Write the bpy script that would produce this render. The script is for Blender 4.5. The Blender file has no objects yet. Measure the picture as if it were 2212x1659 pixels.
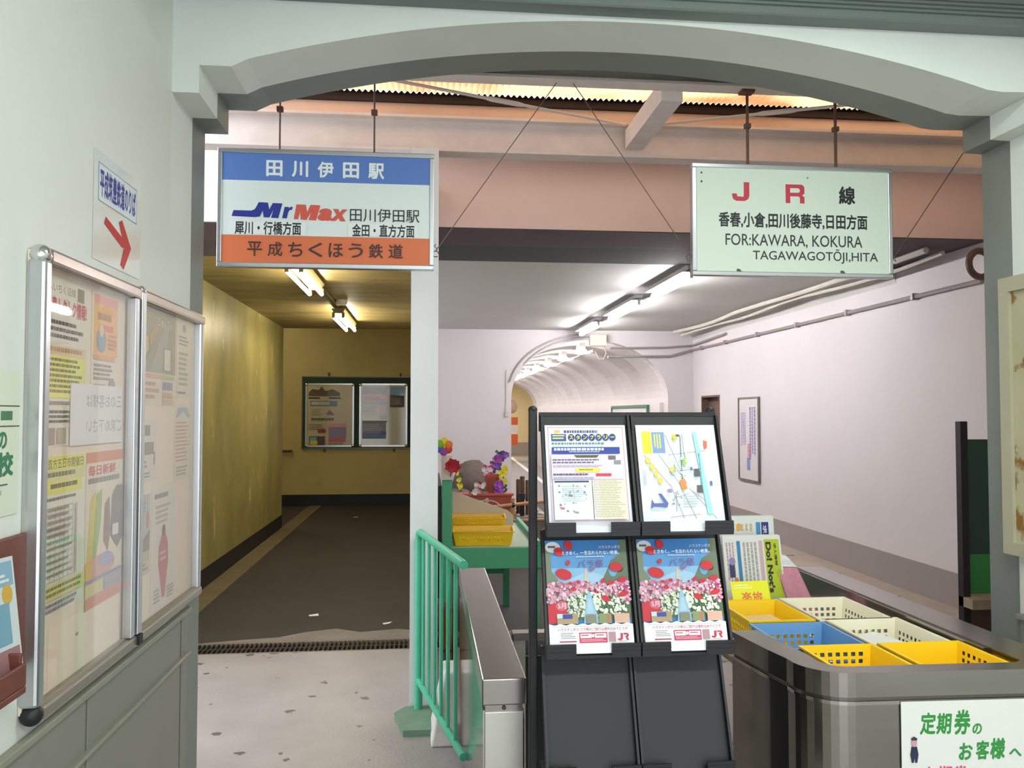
import bpy, math, random
from mathutils import Matrix, Vector

scene = bpy.context.scene
COL = scene.collection

# ------------------------------------------------------------------ camera
cam_data = bpy.data.cameras.new('camera')
cam_data.sensor_width = 36.0
cam_data.lens = 36.0 * 1800.0 / 2212.0
cam_data.clip_start = 0.02
cam = bpy.data.objects.new('camera', cam_data)
cam.location = (0.0, 0.0, 1.5)
cam.rotation_euler = (math.radians(90 + 2.073), 0.0, math.radians(-5.8366))
COL.objects.link(cam)
scene.camera = cam

# ------------------------------------------------------------------ world, sun, exposure
world = bpy.data.worlds.new('sky')
scene.world = world
world.use_nodes = True
_bg = world.node_tree.nodes['Background']
_bg.inputs['Color'].default_value = (0.86, 0.93, 1.0, 1.0)
_bg.inputs['Strength'].default_value = 3.4

_sun = bpy.data.lights.new('sun', 'SUN')
_sun.energy = 6.0
_sun.angle = math.radians(1.0)
_sun.color = (1.0, 0.95, 0.88)
sun = bpy.data.objects.new('sun', _sun)
sun.rotation_euler = (math.radians(-12), math.radians(24), 0)
sun.location = (3, 2, 9)
COL.objects.link(sun)

def area_light(name, loc, rot, sx, sy, power, color, portal=False):
    l = bpy.data.lights.new(name, 'AREA')
    l.shape = 'RECTANGLE'
    l.size, l.size_y = sx, sy
    l.energy = power
    l.color = color
    if portal:
        l.cycles.is_portal = True
    o = bpy.data.objects.new(name, l)
    o.location = loc
    o.rotation_euler = rot
    COL.objects.link(o)
    return o

# openings through which the sky enters (portals only guide sampling, they emit nothing)
area_light('portal_entrance', (0.76, -3.05, 1.4), (math.radians(90), 0, 0), 3.29, 2.8, 1, (1, 1, 1), True)
area_light('portal_side', (-2.3, 4.3, 1.6), (0, math.radians(-90), 0), 3.2, 1.9, 1, (1, 1, 1), True)
# the hall's two ceiling lamps
HALL = (0.91, 1.0, 0.95)
area_light('hall_lamp', (1.15, 1.85, 3.06), (0, 0, 0), 1.25, 0.22, 32, HALL)
area_light('hall_lamp', (1.1, -1.1, 3.06), (0, 0, 0), 1.25, 0.22, 75, HALL)

vs = scene.view_settings
vs.view_transform = 'Standard'
vs.look = 'None'
vs.exposure = 0.12
vs.gamma = 1.0
vs.use_curve_mapping = False

# ------------------------------------------------------------------ materials
def lin(c):
    if isinstance(c, str):
        c = c.lstrip('#')
        c = tuple(int(c[i:i + 2], 16) / 255 for i in (0, 2, 4))
    return tuple((x / 12.92) if x <= 0.04045 else ((x + 0.055) / 1.055) ** 2.4 for x in c)

_M = {}
def mat(name, col, rough=0.6, metal=0.0, var=0.0, scale=4.0, bump=0.0, bscale=60.0, stretch=(1, 1, 1),
        col2=None, thresh=None, emit=None, spec=0.5):
    """procedural material: base colour, broad noise variation, optional second colour in patches, fine bump"""
    if name in _M:
        return _M[name]
    m = bpy.data.materials.new(name)
    m.use_nodes = True
    nt = m.node_tree
    b = nt.nodes['Principled BSDF']
    c = lin(col) + (1.0,)
    b.inputs['Base Color'].default_value = c
    b.inputs['Roughness'].default_value = rough
    b.inputs['Metallic'].default_value = metal
    b.inputs['Specular IOR Level'].default_value = spec
    m.diffuse_color = c
    if emit:
        b.inputs['Emission Color'].default_value = lin(emit[0]) + (1.0,)
        b.inputs['Emission Strength'].default_value = emit[1]
    if var or bump or col2:
        tc = nt.nodes.new('ShaderNodeTexCoord')
        mp = nt.nodes.new('ShaderNodeMapping')
        mp.inputs['Scale'].default_value = stretch
        nt.links.new(tc.outputs['Object'], mp.inputs['Vector'])
    if var:
        nz = nt.nodes.new('ShaderNodeTexNoise')
        nz.inputs['Scale'].default_value = scale
        nz.inputs['Detail'].default_value = 6
        nz.inputs['Roughness'].default_value = 0.62
        nt.links.new(mp.outputs['Vector'], nz.inputs['Vector'])
        rp = nt.nodes.new('ShaderNodeValToRGB')
        rp.color_ramp.elements[0].position = 0.28
        rp.color_ramp.elements[1].position = 0.72
        rp.color_ramp.elements[0].color = tuple(max(0, x * (1 - var)) for x in c[:3]) + (1,)
        rp.color_ramp.elements[1].color = tuple(min(1, x * (1 + var * 0.6)) for x in c[:3]) + (1,)
        nt.links.new(nz.outputs['Fac'], rp.inputs['Fac'])
        out = rp.outputs['Color']
        if col2:
            n2 = nt.nodes.new('ShaderNodeTexNoise')
            n2.inputs['Scale'].default_value = thresh[1]
            n2.inputs['Detail'].default_value = 4
            nt.links.new(mp.outputs['Vector'], n2.inputs['Vector'])
            r2 = nt.nodes.new('ShaderNodeValToRGB')
            r2.color_ramp.elements[0].position = thresh[0]
            r2.color_ramp.elements[1].position = thresh[0] + 0.05
            nt.links.new(n2.outputs['Fac'], r2.inputs['Fac'])
            mx = nt.nodes.new('ShaderNodeMix')
            mx.data_type = 'RGBA'
            mx.inputs['B'].default_value = lin(col2) + (1,)
            nt.links.new(r2.outputs['Color'], mx.inputs['Factor'])
            nt.links.new(out, mx.inputs['A'])
            out = mx.outputs['Result']
        nt.links.new(out, b.inputs['Base Color'])
    if bump:
        nb = nt.nodes.new('ShaderNodeTexNoise')
        nb.inputs['Scale'].default_value = bscale
        nb.inputs['Detail'].default_value = 5
        nt.links.new(mp.outputs['Vector'], nb.inputs['Vector'])
        bp = nt.nodes.new('ShaderNodeBump')
        bp.inputs['Strength'].default_value = bump
        bp.inputs['Distance'].default_value = 0.01
        nt.links.new(nb.outputs['Fac'], bp.inputs['Height'])
        nt.links.new(bp.outputs['Normal'], b.inputs['Normal'])
    _M[name] = m
    return m

def ink(col):
    return mat('ink_' + str(col).lstrip('#'), col, 0.55)

def glass_mat(name='clear_glass', tint=(0.985, 0.975, 0.96), ior=1.36, rough=0.02):
    if name in _M:
        return _M[name]
    m = bpy.data.materials.new(name)
    m.use_nodes = True
    nt = m.node_tree
    nt.nodes.remove(nt.nodes['Principled BSDF'])
    o = nt.nodes['Material Output']
    fr = nt.nodes.new('ShaderNodeFresnel')
    ge = nt.nodes.new('ShaderNodeNewGeometry')
    im = nt.nodes.new('ShaderNodeMapRange')     # same reflectance on the pane's way in and way out
    im.inputs['To Min'].default_value = ior
    im.inputs['To Max'].default_value = 1.0 / ior
    nt.links.new(ge.outputs['Backfacing'], im.inputs['Value'])
    nt.links.new(im.outputs['Result'], fr.inputs['IOR'])
    t = nt.nodes.new('ShaderNodeBsdfTransparent')
    t.inputs['Color'].default_value = tint + (1,)
    g = nt.nodes.new('ShaderNodeBsdfGlossy')
    g.inputs['Roughness'].default_value = rough
    mx = nt.nodes.new('ShaderNodeMixShader')
    nt.links.new(fr.outputs['Fac'], mx.inputs['Fac'])
    nt.links.new(t.outputs['BSDF'], mx.inputs[1])
    nt.links.new(g.outputs['BSDF'], mx.inputs[2])
    nt.links.new(mx.outputs['Shader'], o.inputs['Surface'])
    _M[name] = m
    return m

def translucent_mat(name, c_trans, c_diff, fac):
    m = bpy.data.materials.new(name)
    m.use_nodes = True
    nt = m.node_tree
    nt.nodes.remove(nt.nodes['Principled BSDF'])
    o = nt.nodes['Material Output']
    tc = nt.nodes.new('ShaderNodeTexCoord')
    nz = nt.nodes.new('ShaderNodeTexNoise')
    nz.inputs['Scale'].default_value = 1.6
    nz.inputs['Detail'].default_value = 3
    nt.links.new(tc.outputs['Object'], nz.inputs['Vector'])
    rp = nt.nodes.new('ShaderNodeValToRGB')
    rp.color_ramp.elements[0].position = 0.36
    rp.color_ramp.elements[1].position = 0.5
    rp.color_ramp.elements[0].color = (c_trans[0] * 0.55, c_trans[1] * 0.35, c_trans[2] * 0.25, 1)
    rp.color_ramp.elements[1].color = c_trans + (1,)
    nt.links.new(nz.outputs['Fac'], rp.inputs['Fac'])
    t = nt.nodes.new('ShaderNodeBsdfTranslucent')
    nt.links.new(rp.outputs['Color'], t.inputs['Color'])
    d = nt.nodes.new('ShaderNodeBsdfDiffuse')
    d.inputs['Color'].default_value = c_diff + (1,)
    mx = nt.nodes.new('ShaderNodeMixShader')
    mx.inputs['Fac'].default_value = fac
    nt.links.new(d.outputs['BSDF'], mx.inputs[1])
    nt.links.new(t.outputs['BSDF'], mx.inputs[2])
    nt.links.new(mx.outputs['Shader'], o.inputs['Surface'])
    return m

WHITE_HALL = mat('hall_white_paint', '#dcdfd9', 0.62, var=0.05, scale=1.7, bump=0.12, bscale=14,
                 col2='#b7b5a4', thresh=(0.735, 5.0))
WHITE_ARCH = mat('arch_white_paint', '#dfe5e0', 0.65, var=0.05, scale=2.0, bump=0.1, bscale=20)
GREY_PAINT = mat('grey_paint', '#7e857f', 0.5, var=0.06, scale=3, bump=0.06, bscale=40)
GREY_PANEL = mat('grey_steel_panel', '#85847d', 0.45, var=0.05, scale=2)
RAIL_PAINT = mat('olive_grey_paint', '#8c8c7c', 0.45, var=0.08, scale=9)
PINK_WALL = mat('lintel_paint', '#e2d0d0', 0.7, var=0.04, scale=2, bump=0.1, bscale=25)
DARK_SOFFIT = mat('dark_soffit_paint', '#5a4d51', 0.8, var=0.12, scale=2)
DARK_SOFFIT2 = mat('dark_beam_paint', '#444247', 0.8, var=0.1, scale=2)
STEEL_WHITE = mat('white_steel_paint', '#ddd3cf', 0.55, var=0.1, scale=8, col2='#9d6a48', thresh=(0.74, 9.0))
YELLOW_WALL = mat('yellow_wall_paint', '#9f955c', 0.36, var=0.34, scale=3.0, bump=0.3, bscale=9,
                  stretch=(1, 1, 0.45), col2='#c8b98b', thresh=(0.66, 7.0))
YELLOW_BACK = mat('yellow_back_paint', '#bcab6c', 0.6, var=0.13, scale=1.6, bump=0.15, bscale=12)
YELLOW_CEIL = mat('stained_ceiling_paint', '#938250', 0.55, var=0.5, scale=3.2, bump=0.3, bscale=10, stretch=(0.5, 2.2, 1))
BLACK_BASE = mat('black_base_paint', '#17161a', 0.6, var=0.2, scale=8)
ROOM_WHITE = mat('room_white_paint', '#ddd6d7', 0.7, var=0.035, scale=1.4, bump=0.1, bscale=18)
ROOM_CEIL = mat('room_ceiling_paint', '#c4c3bf', 0.6, var=0.05, scale=1.4, bump=0.25, bscale=5)
ROOM_GREY = mat('dado_grey_paint', '#99908f', 0.7, var=0.05, scale=2)
BEIGE = mat('beige_concrete', '#a89a8b', 0.8, var=0.12, scale=3, bump=0.2, bscale=30)
ASPHALT = mat('dark_asphalt', '#36302b', 0.75, var=0.22, scale=3, bump=0.3, bscale=90)
GUTTER = mat('gutter_concrete', '#6f6143', 0.8, var=0.2, scale=3, bump=0.25, bscale=40)
STEEL = mat('brushed_stainless', '#a39f9a', 0.21, metal=1.0, var=0.06, scale=3, stretch=(1, 1, 12))
STEEL_POL = mat('polished_stainless', '#c6c3bf', 0.12, metal=1.0)
ALU = mat('satin_aluminium', '#c4c6c8', 0.3, metal=0.9)
CHROME = mat('bright_corner_metal', '#d8dad8', 0.18, metal=1.0)
BLACK_PL = mat('black_plastic', '#18191b', 0.5, var=0.08, scale=20)
SLATE_PL = mat('slate_plastic', '#1e2123', 0.55, var=0.06, scale=12)
PAPER = mat('white_paper', '#dddedc', 0.6)
PAPER_W = mat('warm_paper', '#ecd9c8', 0.6)
RUST = mat('rusty_iron', '#6d5140', 0.75, metal=0.2, var=0.3, scale=40)
WIRE = mat('dark_wire', '#6b5c55', 0.6, metal=0.4)
GREEN_MINT = mat('mint_green_paint', '#4fb793', 0.38, var=0.1, scale=12, col2='#a9c6b2', thresh=(0.73, 14.0))
GREEN_TBL = mat('table_green_paint', '#4aa67a', 0.5, var=0.06, scale=6)
GREEN_TOP = mat('pale_green_top', '#b9d0b8', 0.6, var=0.06, scale=5)
YEL_PL = mat('yellow_basket_plastic', '#f8cc18', 0.35)
CREAM_PL = mat('cream_basket_plastic', '#ebe4ca', 0.4)
BLUE_PL = mat('blue_basket_plastic', '#6a9acb', 0.35)
CONC_WHITE = mat('whitewashed_concrete', '#d8d2cc', 0.85, var=0.12, scale=12, bump=0.3, bscale=50)
GLASS = glass_mat()

# ------------------------------------------------------------------ mesh builder
class MB:
    def __init__(s):
        s.v, s.f, s.m = [], [], []
    def add(s, vs_, fs, m=0):
        b = len(s.v)
        s.v += [tuple(p) for p in vs_]
        for f in fs:
            s.f.append(tuple(i + b for i in f))
            s.m.append(m)
        return s
    def box(s, x0, x1, y0, y1, z0, z1, m=0):
        return s.add([(x0, y0, z0), (x1, y0, z0), (x1, y1, z0), (x0, y1, z0),
                      (x0, y0, z1), (x1, y0, z1), (x1, y1, z1), (x0, y1, z1)],
                     [(3, 2, 1, 0), (4, 5, 6, 7), (0, 1, 5, 4), (1, 2, 6, 5), (2, 3, 7, 6), (3, 0, 4, 7)], m)
    def hexa(s, bottom, top, m=0):
        return s.add(list(bottom) + list(top), [(3, 2, 1, 0), (4, 5, 6, 7), (0, 1, 5, 4), (1, 2, 6, 5), (2, 3, 7, 6), (3, 0, 4, 7)], m)
    def quad(s, *p, m=0):
        return s.add(p, [tuple(range(len(p)))], m)
    def prism(s, pts, axis, a0, a1, m=0):
        n = len(pts)
        def put(p, a):
            if axis == 'y':
                return (p[0], a, p[1])
            if axis == 'x':
                return (a, p[0], p[1])
            return (p[0], p[1], a)
        v = [put(p, a0) for p in pts] + [put(p, a1) for p in pts]
        f = [tuple(range(n))[::-1], tuple(range(n, 2 * n))] + [(i, (i + 1) % n, (i + 1) % n + n, i + n) for i in range(n)]
        return s.add(v, f, m)
    def tube(s, path, r, n=8, m=0, caps=True, closed=False):
        P = [Vector(p) for p in path]
        rr = r if isinstance(r, (list, tuple)) else [r] * len(P)
        v, f = [], []
        ref = None
        K = len(P)
        for i, p in enumerate(P):
            if closed:
                t = (P[(i + 1) % K] - P[i - 1])
            else:
                t = (P[min(i + 1, K - 1)] - P[max(i - 1, 0)])
            t = t.normalized() if t.length > 1e-9 else Vector((0, 0, 1))
            if ref is None:
                ref = Vector((0, 0, 1)) if abs(t.z) < 0.9 else Vector((1, 0, 0))
            a = (ref - t * ref.dot(t))
            a = a.normalized() if a.length > 1e-6 else t.orthogonal().normalized()
            ref = a
            b = t.cross(a)
            for k in range(n):
                w = 2 * math.pi * k / n
                v.append(tuple(p + (a * math.cos(w) + b * math.sin(w)) * rr[i]))
        segs = K if closed else K - 1
        for i in range(segs):
            j = (i + 1) % K
            for k in range(n):
                k2 = (k + 1) % n
                f.append((i * n + k, i * n + k2, j * n + k2, j * n + k))
        if caps and not closed:
            f.append(tuple(range(n))[::-1])
            f.append(tuple(range((K - 1) * n, K * n)))
        return s.add(v, f, m)
    def lathe(s, c, prof, n=16, m=0):
        v, f = [], []
        for r, z in prof:
            for k in range(n):
                w = 2 * math.pi * k / n
                v.append((c[0] + r * math.cos(w), c[1] + r * math.sin(w), c[2] + z))
        for i in range(len(prof) - 1):
            for k in range(n):
                k2 = (k + 1) % n
                f.append((i * n + k, i * n + k2, (i + 1) * n + k2, (i + 1) * n + k))
        f.append(tuple(range(n))[::-1])
        f.append(tuple(range((len(prof) - 1) * n, len(prof) * n)))
        return s.add(v, f, m)
    def ell(s, c, r, nu=12, nv=8, m=0, jit=0, seed=0):
        rnd = random.Random(seed)
        v, f = [], []
        for j in range(1, nv):
            ph = math.pi * j / nv
            for k in range(nu):
                w = 2 * math.pi * k / nu
                q = 1 + (rnd.random() - 0.5) * jit
                v.append((c[0] + r[0] * q * math.sin(ph) * math.cos(w), c[1] + r[1] * q * math.sin(ph) * math.sin(w), c[2] + r[2] * q * math.cos(ph)))
        top, bot = len(v), len(v) + 1
        v += [(c[0], c[1], c[2] + r[2]), (c[0], c[1], c[2] - r[2])]
        for k in range(nu):
            k2 = (k + 1) % nu
            f.append((top, k, k2))
            f.append((bot, (nv - 2) * nu + k2, (nv - 2) * nu + k))
            for j in range(nv - 2):
                f.append((j * nu + k, (j + 1) * nu + k, (j + 1) * nu + k2, j * nu + k2))
        return s.add(v, f, m)

def _wloc(o):
    p = Vector((0, 0, 0))
    while o is not None:
        p += o.location
        o = o.parent
    return p

def obj(name, mb, mats, parent=None, smooth=False, bevel=0.0, solid=0.0, local=False):
    me = bpy.data.meshes.new(name)
    off = Vector((0, 0, 0)) if (parent is None or local) else _wloc(parent)
    me.from_pydata([tuple(Vector(p) - off) for p in mb.v], [], mb.f)
    mats = mats if isinstance(mats, (list, tuple)) else [mats]
    for m in mats:
        me.materials.append(m)
    if len(mats) > 1:
        me.polygons.foreach_set('material_index', mb.m)
    me.update()
    if smooth:
        me.shade_smooth()
        me.set_sharp_from_angle(angle=math.radians(38))
    o = bpy.data.objects.new(name, me)
    COL.objects.link(o)
    if parent is not None:
        o.parent = parent
    if solid:
        md = o.modifiers.new('thickness', 'SOLIDIFY')
        md.thickness = solid
        md.offset = 0
    if bevel:
        md = o.modifiers.new('edge', 'BEVEL')
        md.width = bevel
        md.segments = 2
        md.limit_method = 'ANGLE'
    return o

def tag(o, label, cat, group=None):
    o['label'] = label
    o['category'] = cat
    if group:
        o['group'] = group
    return o

def thing(name, label, cat, loc=(0, 0, 0), group=None, rotz=0.0):
    o = bpy.data.objects.new(name, None)
    o.empty_display_size = 0.1
    o.location = loc
    o.rotation_euler = (0, 0, rotz)
    COL.objects.link(o)
    return tag(o, label, cat, group)

def struct(name, mb, mats, label=None, parent=None, smooth=False, bevel=0.0):
    o = obj(name, mb, mats, parent, smooth, bevel)
    if parent is None:
        o['kind'] = 'structure'
        if label:
            o['label'] = label
    return o

def dup(root, loc=None, label=None, group=None, mtx=None):
    def cp(o, parent):
        c = o.copy()
        COL.objects.link(c)
        c.parent = parent
        for ch in o.children:
            cp(ch, c)
        return c
    r = cp(root, None)
    if loc is not None:
        r.location = loc
    if mtx is not None:
        r.matrix_world = mtx
    if label:
        r['label'] = label
    if group:
        r['group'] = group
    return r

# ------------------------------------------------------------------ flat print (lettering, posters)
_TXT = {}
def text_mesh(body, shear=0.0, spacing=1.0):
    key = (body, shear, spacing)
    if key in _TXT:
        return _TXT[key]
    cu = bpy.data.curves.new('lettering', 'FONT')
    cu.body = body
    cu.size = 1.0
    cu.resolution_u = 3
    cu.shear = shear
    cu.space_character = spacing
    o = bpy.data.objects.new('lettering', cu)
    COL.objects.link(o)
    bpy.context.view_layer.update()
    me = bpy.data.meshes.new_from_object(o.evaluated_get(bpy.context.evaluated_depsgraph_get()))
    vs_ = [(v.co.x, v.co.y) for v in me.vertices]
    fs = [tuple(p.vertices) for p in me.polygons]
    bpy.data.objects.remove(o)
    bpy.data.curves.remove(cu)
    bpy.data.meshes.remove(me)
    if vs_:
        x0, x1 = min(p[0] for p in vs_), max(p[0] for p in vs_)
        y0, y1 = min(p[1] for p in vs_), max(p[1] for p in vs_)
        vs_ = [((p[0] - x0) / max(x1 - x0, 1e-6), (p[1] - y0) / max(y1 - y0, 1e-6)) for p in vs_]
    _TXT[key] = (vs_, fs, (x1 - x0, y1 - y0) if vs_ else (1, 1))
    return _TXT[key]

class Print:
    """2D artwork in its own units, origin top left, y down; every call is one layer above the last"""
    def __init__(s, uw, uh, w, h, dz=0.00015, z0=0.0004):
        s.uw, s.uh, s.w, s.h, s.dz, s.z = uw, uh, w, h, dz, z0
        s.mb, s.mats, s.idx = MB(), [], {}
    def _mi(s, c):
        if c not in s.idx:
            s.idx[c] = len(s.mats)
            s.mats.append(ink(c))
        return s.idx[c]
    def _pt(s, x, y):
        return (x / s.uw * s.w, s.h - y / s.uh * s.h, s.z)
    def p(s, pts, c, step=True):
        if step:
            s.z += s.dz
        s.mb.add([s._pt(*q) for q in pts], [tuple(range(len(pts)))[::-1]], s._mi(c))
        return s
    def r(s, x, y, w, h, c, step=True):
        return s.p([(x, y), (x + w, y), (x + w, y + h), (x, y + h)], c, step)
    def frame(s, x, y, w, h, t, c):
        s.r(x, y, w, t, c); s.r(x, y + h - t, w, t, c, False); s.r(x, y, t, h, c, False); s.r(x + w - t, y, t, h, c, False)
        return s
    def e(s, cx, cy, rx, ry, c, n=18, rot=0, step=True):
        a = math.radians(rot)
        pts = []
        for k in range(n):
            w = 2 * math.pi * k / n
            ux, uy = rx * math.cos(w), ry * math.sin(w)
            pts.append((cx + ux * math.cos(a) - uy * math.sin(a), cy + ux * math.sin(a) + uy * math.cos(a)))
        return s.p(pts, c, step)
    def line(s, x0, y0, x1, y1, t, c, step=True):
        dx, dy = x1 - x0, y1 - y0
        L = math.hypot(dx, dy) or 1
        nx, ny = -dy / L * t / 2, dx / L * t / 2
        return s.p([(x0 + nx, y0 + ny), (x1 + nx, y1 + ny), (x1 - nx, y1 - ny), (x0 - nx, y0 - ny)], c, step)
    def t(s, body, x, y, w, h, c, bold=0.0, shear=0.0, rot=0, mirror=False, spacing=1.0):
        vs_, fs, (ex, ey) = text_mesh(body, shear, spacing)
        bx, by = bold / max(ex, 0.2), bold / max(ey, 0.2)
        # heavy faces: the same letter overprinted with small shifts
        shifts = [(0, 0)] if bold <= 0 else [(-bx, 0), (bx, 0), (0, -by), (0, by), (-bx * .7, -by * .7), (bx * .7, by * .7), (-bx * .7, by * .7), (bx * .7, -by * .7)]
        for dx, dy in shifts:
            s.z += s.dz * (1.0 if len(shifts) == 1 else 0.15)
            out = []
            for u, v in vs_:
                u, v = u * (1 - 2 * bx) + bx + dx, v * (1 - 2 * by) + by + dy
                if mirror:
                    u = 1 - u
                if rot == 90:      # runs downwards, letters turned clockwise
                    out.append(s._pt(x + v * w, y + u * h))
                elif rot == -90:
                    out.append(s._pt(x + (1 - v) * w, y + (1 - u) * h))
                else:
                    out.append(s._pt(x + u * w, y + (1 - v) * h))
            s.mb.add(out, fs, s._mi(c))
        return s
    def rows(s, x, y, w, h, n, c, seed=0, fill=0.55, dash=(0.03, 0.12), vertical=False):
        """rows of unreadable small print"""
        rnd = random.Random(seed)
        s.z += s.dz
        ph = (w if vertical else h) / n
        L = h if vertical else w
        for i in range(n):
            q = 0
            end = L * (0.72 + 0.28 * rnd.random())
            while q < end:
                d = L * rnd.uniform(*dash)
                d = min(d, end - q)
                if vertical:
                    s.r(x + i * ph, y + q, ph * fill, d, c, False)
                else:
                    s.r(x + q, y + i * ph, d, ph * fill, c, False)
                q += d + L * 0.012
        return s
    def dots(s, x, y, w, h, n, cols, r0, r1, seed=0, shape=None):
        rnd = random.Random(seed)
        for c in cols:
            s.z += s.dz
            for k in range(n // len(cols)):
                for _ in range(20):
                    px, py = x + rnd.random() * w, y + rnd.random() * h
                    if shape is None or shape(px, py):
                        break
                else:
                    continue
                r = rnd.uniform(r0, r1)
                s.e(px, py, r, r * rnd.uniform(0.75, 1.0), c, 8, rnd.random() * 90, False)
        return s

def frame_matrix(origin, xd, yd):
    x, y = Vector(xd).normalized(), Vector(yd).normalized()
    n = x.cross(y)
    m = Matrix.Identity(4)
    for i in range(3):
        m[i][0], m[i][1], m[i][2], m[i][3] = x[i], y[i], n[i], origin[i]
    return m

def sheet(name, label, cat, origin, xd, yd, w, h, pr=None, base=None, thick=0.0006, group=None, child='print', cut=None):
    """a flat printed sheet; origin is its lower left corner, print on its front"""
    mb = MB()
    if cut:
        mb.prism(cut, 'z', -thick, 0.0)
    else:
        mb.box(0, w, 0, h, -thick, 0.0)
    o = obj(name, mb, base or PAPER)
    if label:
        tag(o, label, cat, group)
    if pr is not None and pr.mb.v:
        obj(child, pr.mb, pr.mats, o, local=True)
    o.matrix_world = frame_matrix(origin, xd, yd)
    return o

LW = ((0, 1, 0), (0, 0, 1))      # sheets on the left wall
RW = ((0, -1, 0), (0, 0, 1))     # sheets on the right wall
FW = ((1, 0, 0), (0, 0, 1))      # sheets that face the camera
# ================================================================== SETTING
def floor_mat():
    m = mat('hall_concrete_floor', '#9d9592', 0.40, var=0.16, scale=2.2, bump=0.15, bscale=70)
    nt = m.node_tree
    b = nt.nodes['Principled BSDF']
    src = b.inputs['Base Color'].links[0].from_socket
    tc = [n for n in nt.nodes if n.type == 'TEX_COORD'][0]
    # trodden gum spots
    vo = nt.nodes.new('ShaderNodeTexVoronoi')
    vo.inputs['Scale'].default_value = 8.0
    nz = nt.nodes.new('ShaderNodeTexNoise')
    nz.inputs['Scale'].default_value = 25
    ad = nt.nodes.new('ShaderNodeMixRGB')
    ad.inputs['Fac'].default_value = 0.05
    nt.links.new(tc.outputs['Object'], nz.inputs['Vector'])
    nt.links.new(tc.outputs['Object'], ad.inputs[1])
    nt.links.new(nz.outputs['Color'], ad.inputs[2])
    nt.links.new(ad.outputs[0], vo.inputs['Vector'])
    sep = nt.nodes.new('ShaderNodeSeparateColor')
    nt.links.new(vo.outputs['Color'], sep.inputs['Color'])
    mul = nt.nodes.new('ShaderNodeMath'); mul.operation = 'MULTIPLY'
    mul.inputs[1].default_value = 0.27
    sub = nt.nodes.new('ShaderNodeMath'); sub.operation = 'SUBTRACT'
    nt.links.new(sep.outputs['Red'], mul.inputs[0])
    nt.links.new(mul.outputs[0], sub.inputs[0])
    nt.links.new(vo.outputs['Distance'], sub.inputs[1])
    rp = nt.nodes.new('ShaderNodeValToRGB')
    rp.color_ramp.elements[0].position = 0.0
    rp.color_ramp.elements[1].position = 0.02
    nt.links.new(sub.outputs[0], rp.inputs['Fac'])
    mx = nt.nodes.new('ShaderNodeMix'); mx.data_type = 'RGBA'
    mx.inputs['B'].default_value = lin('#5d5655') + (1,)
    nt.links.new(rp.outputs['Color'], mx.inputs['Factor'])
    nt.links.new(src, mx.inputs['A'])
    nt.links.new(mx.outputs['Result'], b.inputs['Base Color'])
    return m
FLOOR = floor_mat()

struct('floor', MB().box(-9, 4.2, -7, 5.42, -0.1, 0), FLOOR, 'pale concrete floor with dark trodden spots')
struct('floor_tunnel', MB().box(-6.2, 3.9, 5.68, 14.2, -0.1, 0), ASPHALT, 'dark asphalt floor of the passages')
struct('floor_channel', MB().box(-9, 4.2, 5.42, 5.68, -0.16, -0.08), BLACK_BASE, 'bottom of the drain channel')
struct('trim_1', MB().box(-1.905, -1.705, 5.68, 11.33, 0, 0.006).box(-1.905, -1.705, 11.33, 13.95, 0, 0.006), GUTTER,
       'strip of stained gutter concrete along the yellow wall')
struct('trim_14', MB().prism([(-1.45, 5.68), (3.6, 5.68), (3.6, 5.76), (0.1, 5.80), (-0.2, 5.92), (-0.45, 5.86), (-0.62, 5.97), (-0.82, 5.90), (-0.98, 5.78), (-1.2, 5.74)], 'z', 0.0, 0.004),
       mat('pale_patch_concrete', '#7d746c', 0.7, var=0.2, scale=6, bump=0.2, bscale=60), 'ragged pale concrete edge behind the drain')
FAR_FLOOR = mat('far_tunnel_floor', '#8d8888', 0.7, var=0.08, scale=2)
struct('floor_vault', MB().box(-0.5, 4.2, 14.2, 33, -0.1, 0), FAR_FLOOR, 'grey floor of the vaulted tunnel')
struct('trim_2', MB().add([(2.46, 17.0, 0.004), (2.56, 17.0, 0.004), (2.98, 29.0, 0.004), (2.86, 29.0, 0.004)], [(0, 1, 2, 3)]),
       mat('white_line_paint', '#e6e4e0', 0.6), 'white line painted on the tunnel floor')

# hall shell
struct('wall_left', MB().box(-1.1, -0.88, -3.0, 2.945, 0.79, 3.3), WHITE_HALL, 'off-white left wall of the station hall')
struct('wall_right', MB().box(2.41, 2.63, -3.0, 2.945, 0, 3.3), WHITE_HALL, 'off-white right wall of the station hall')
struct('ceiling', MB().box(-1.1, 2.63, -3.0, 2.945, 3.12, 3.3), WHITE_HALL, 'ceiling of the station hall')

struct('wall_back', MB().box(-1.1, 2.63, -3.1, -3.0, 2.8, 3.3), WHITE_HALL, 'lintel over the open rear entrance of the hall')
# grey panelled lower part of the left wall
wl = struct('wall_left_lower', MB().box(-1.1, -0.876, -3.0, 3.2, 0.0, 0.79), GREY_PANEL, 'grey steel panelling under the poster case')
for y0, y1 in ((1.2, 2.272), (2.292, 3.105), (3.128, 3.198)):
    obj('panel', MB().box(-0.876, -0.871, y0, y1, 0.1, 0.775), GREY_PANEL, wl, bevel=0.002)
for z, r in ((0.785, 0.02), (0.627, 0.013)):
    obj('rail', MB().box(-0.876, -0.856, -1.0, 3.2, z - r * 0.6, z + r * 0.4), RAIL_PAINT, wl, bevel=0.004)

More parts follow.
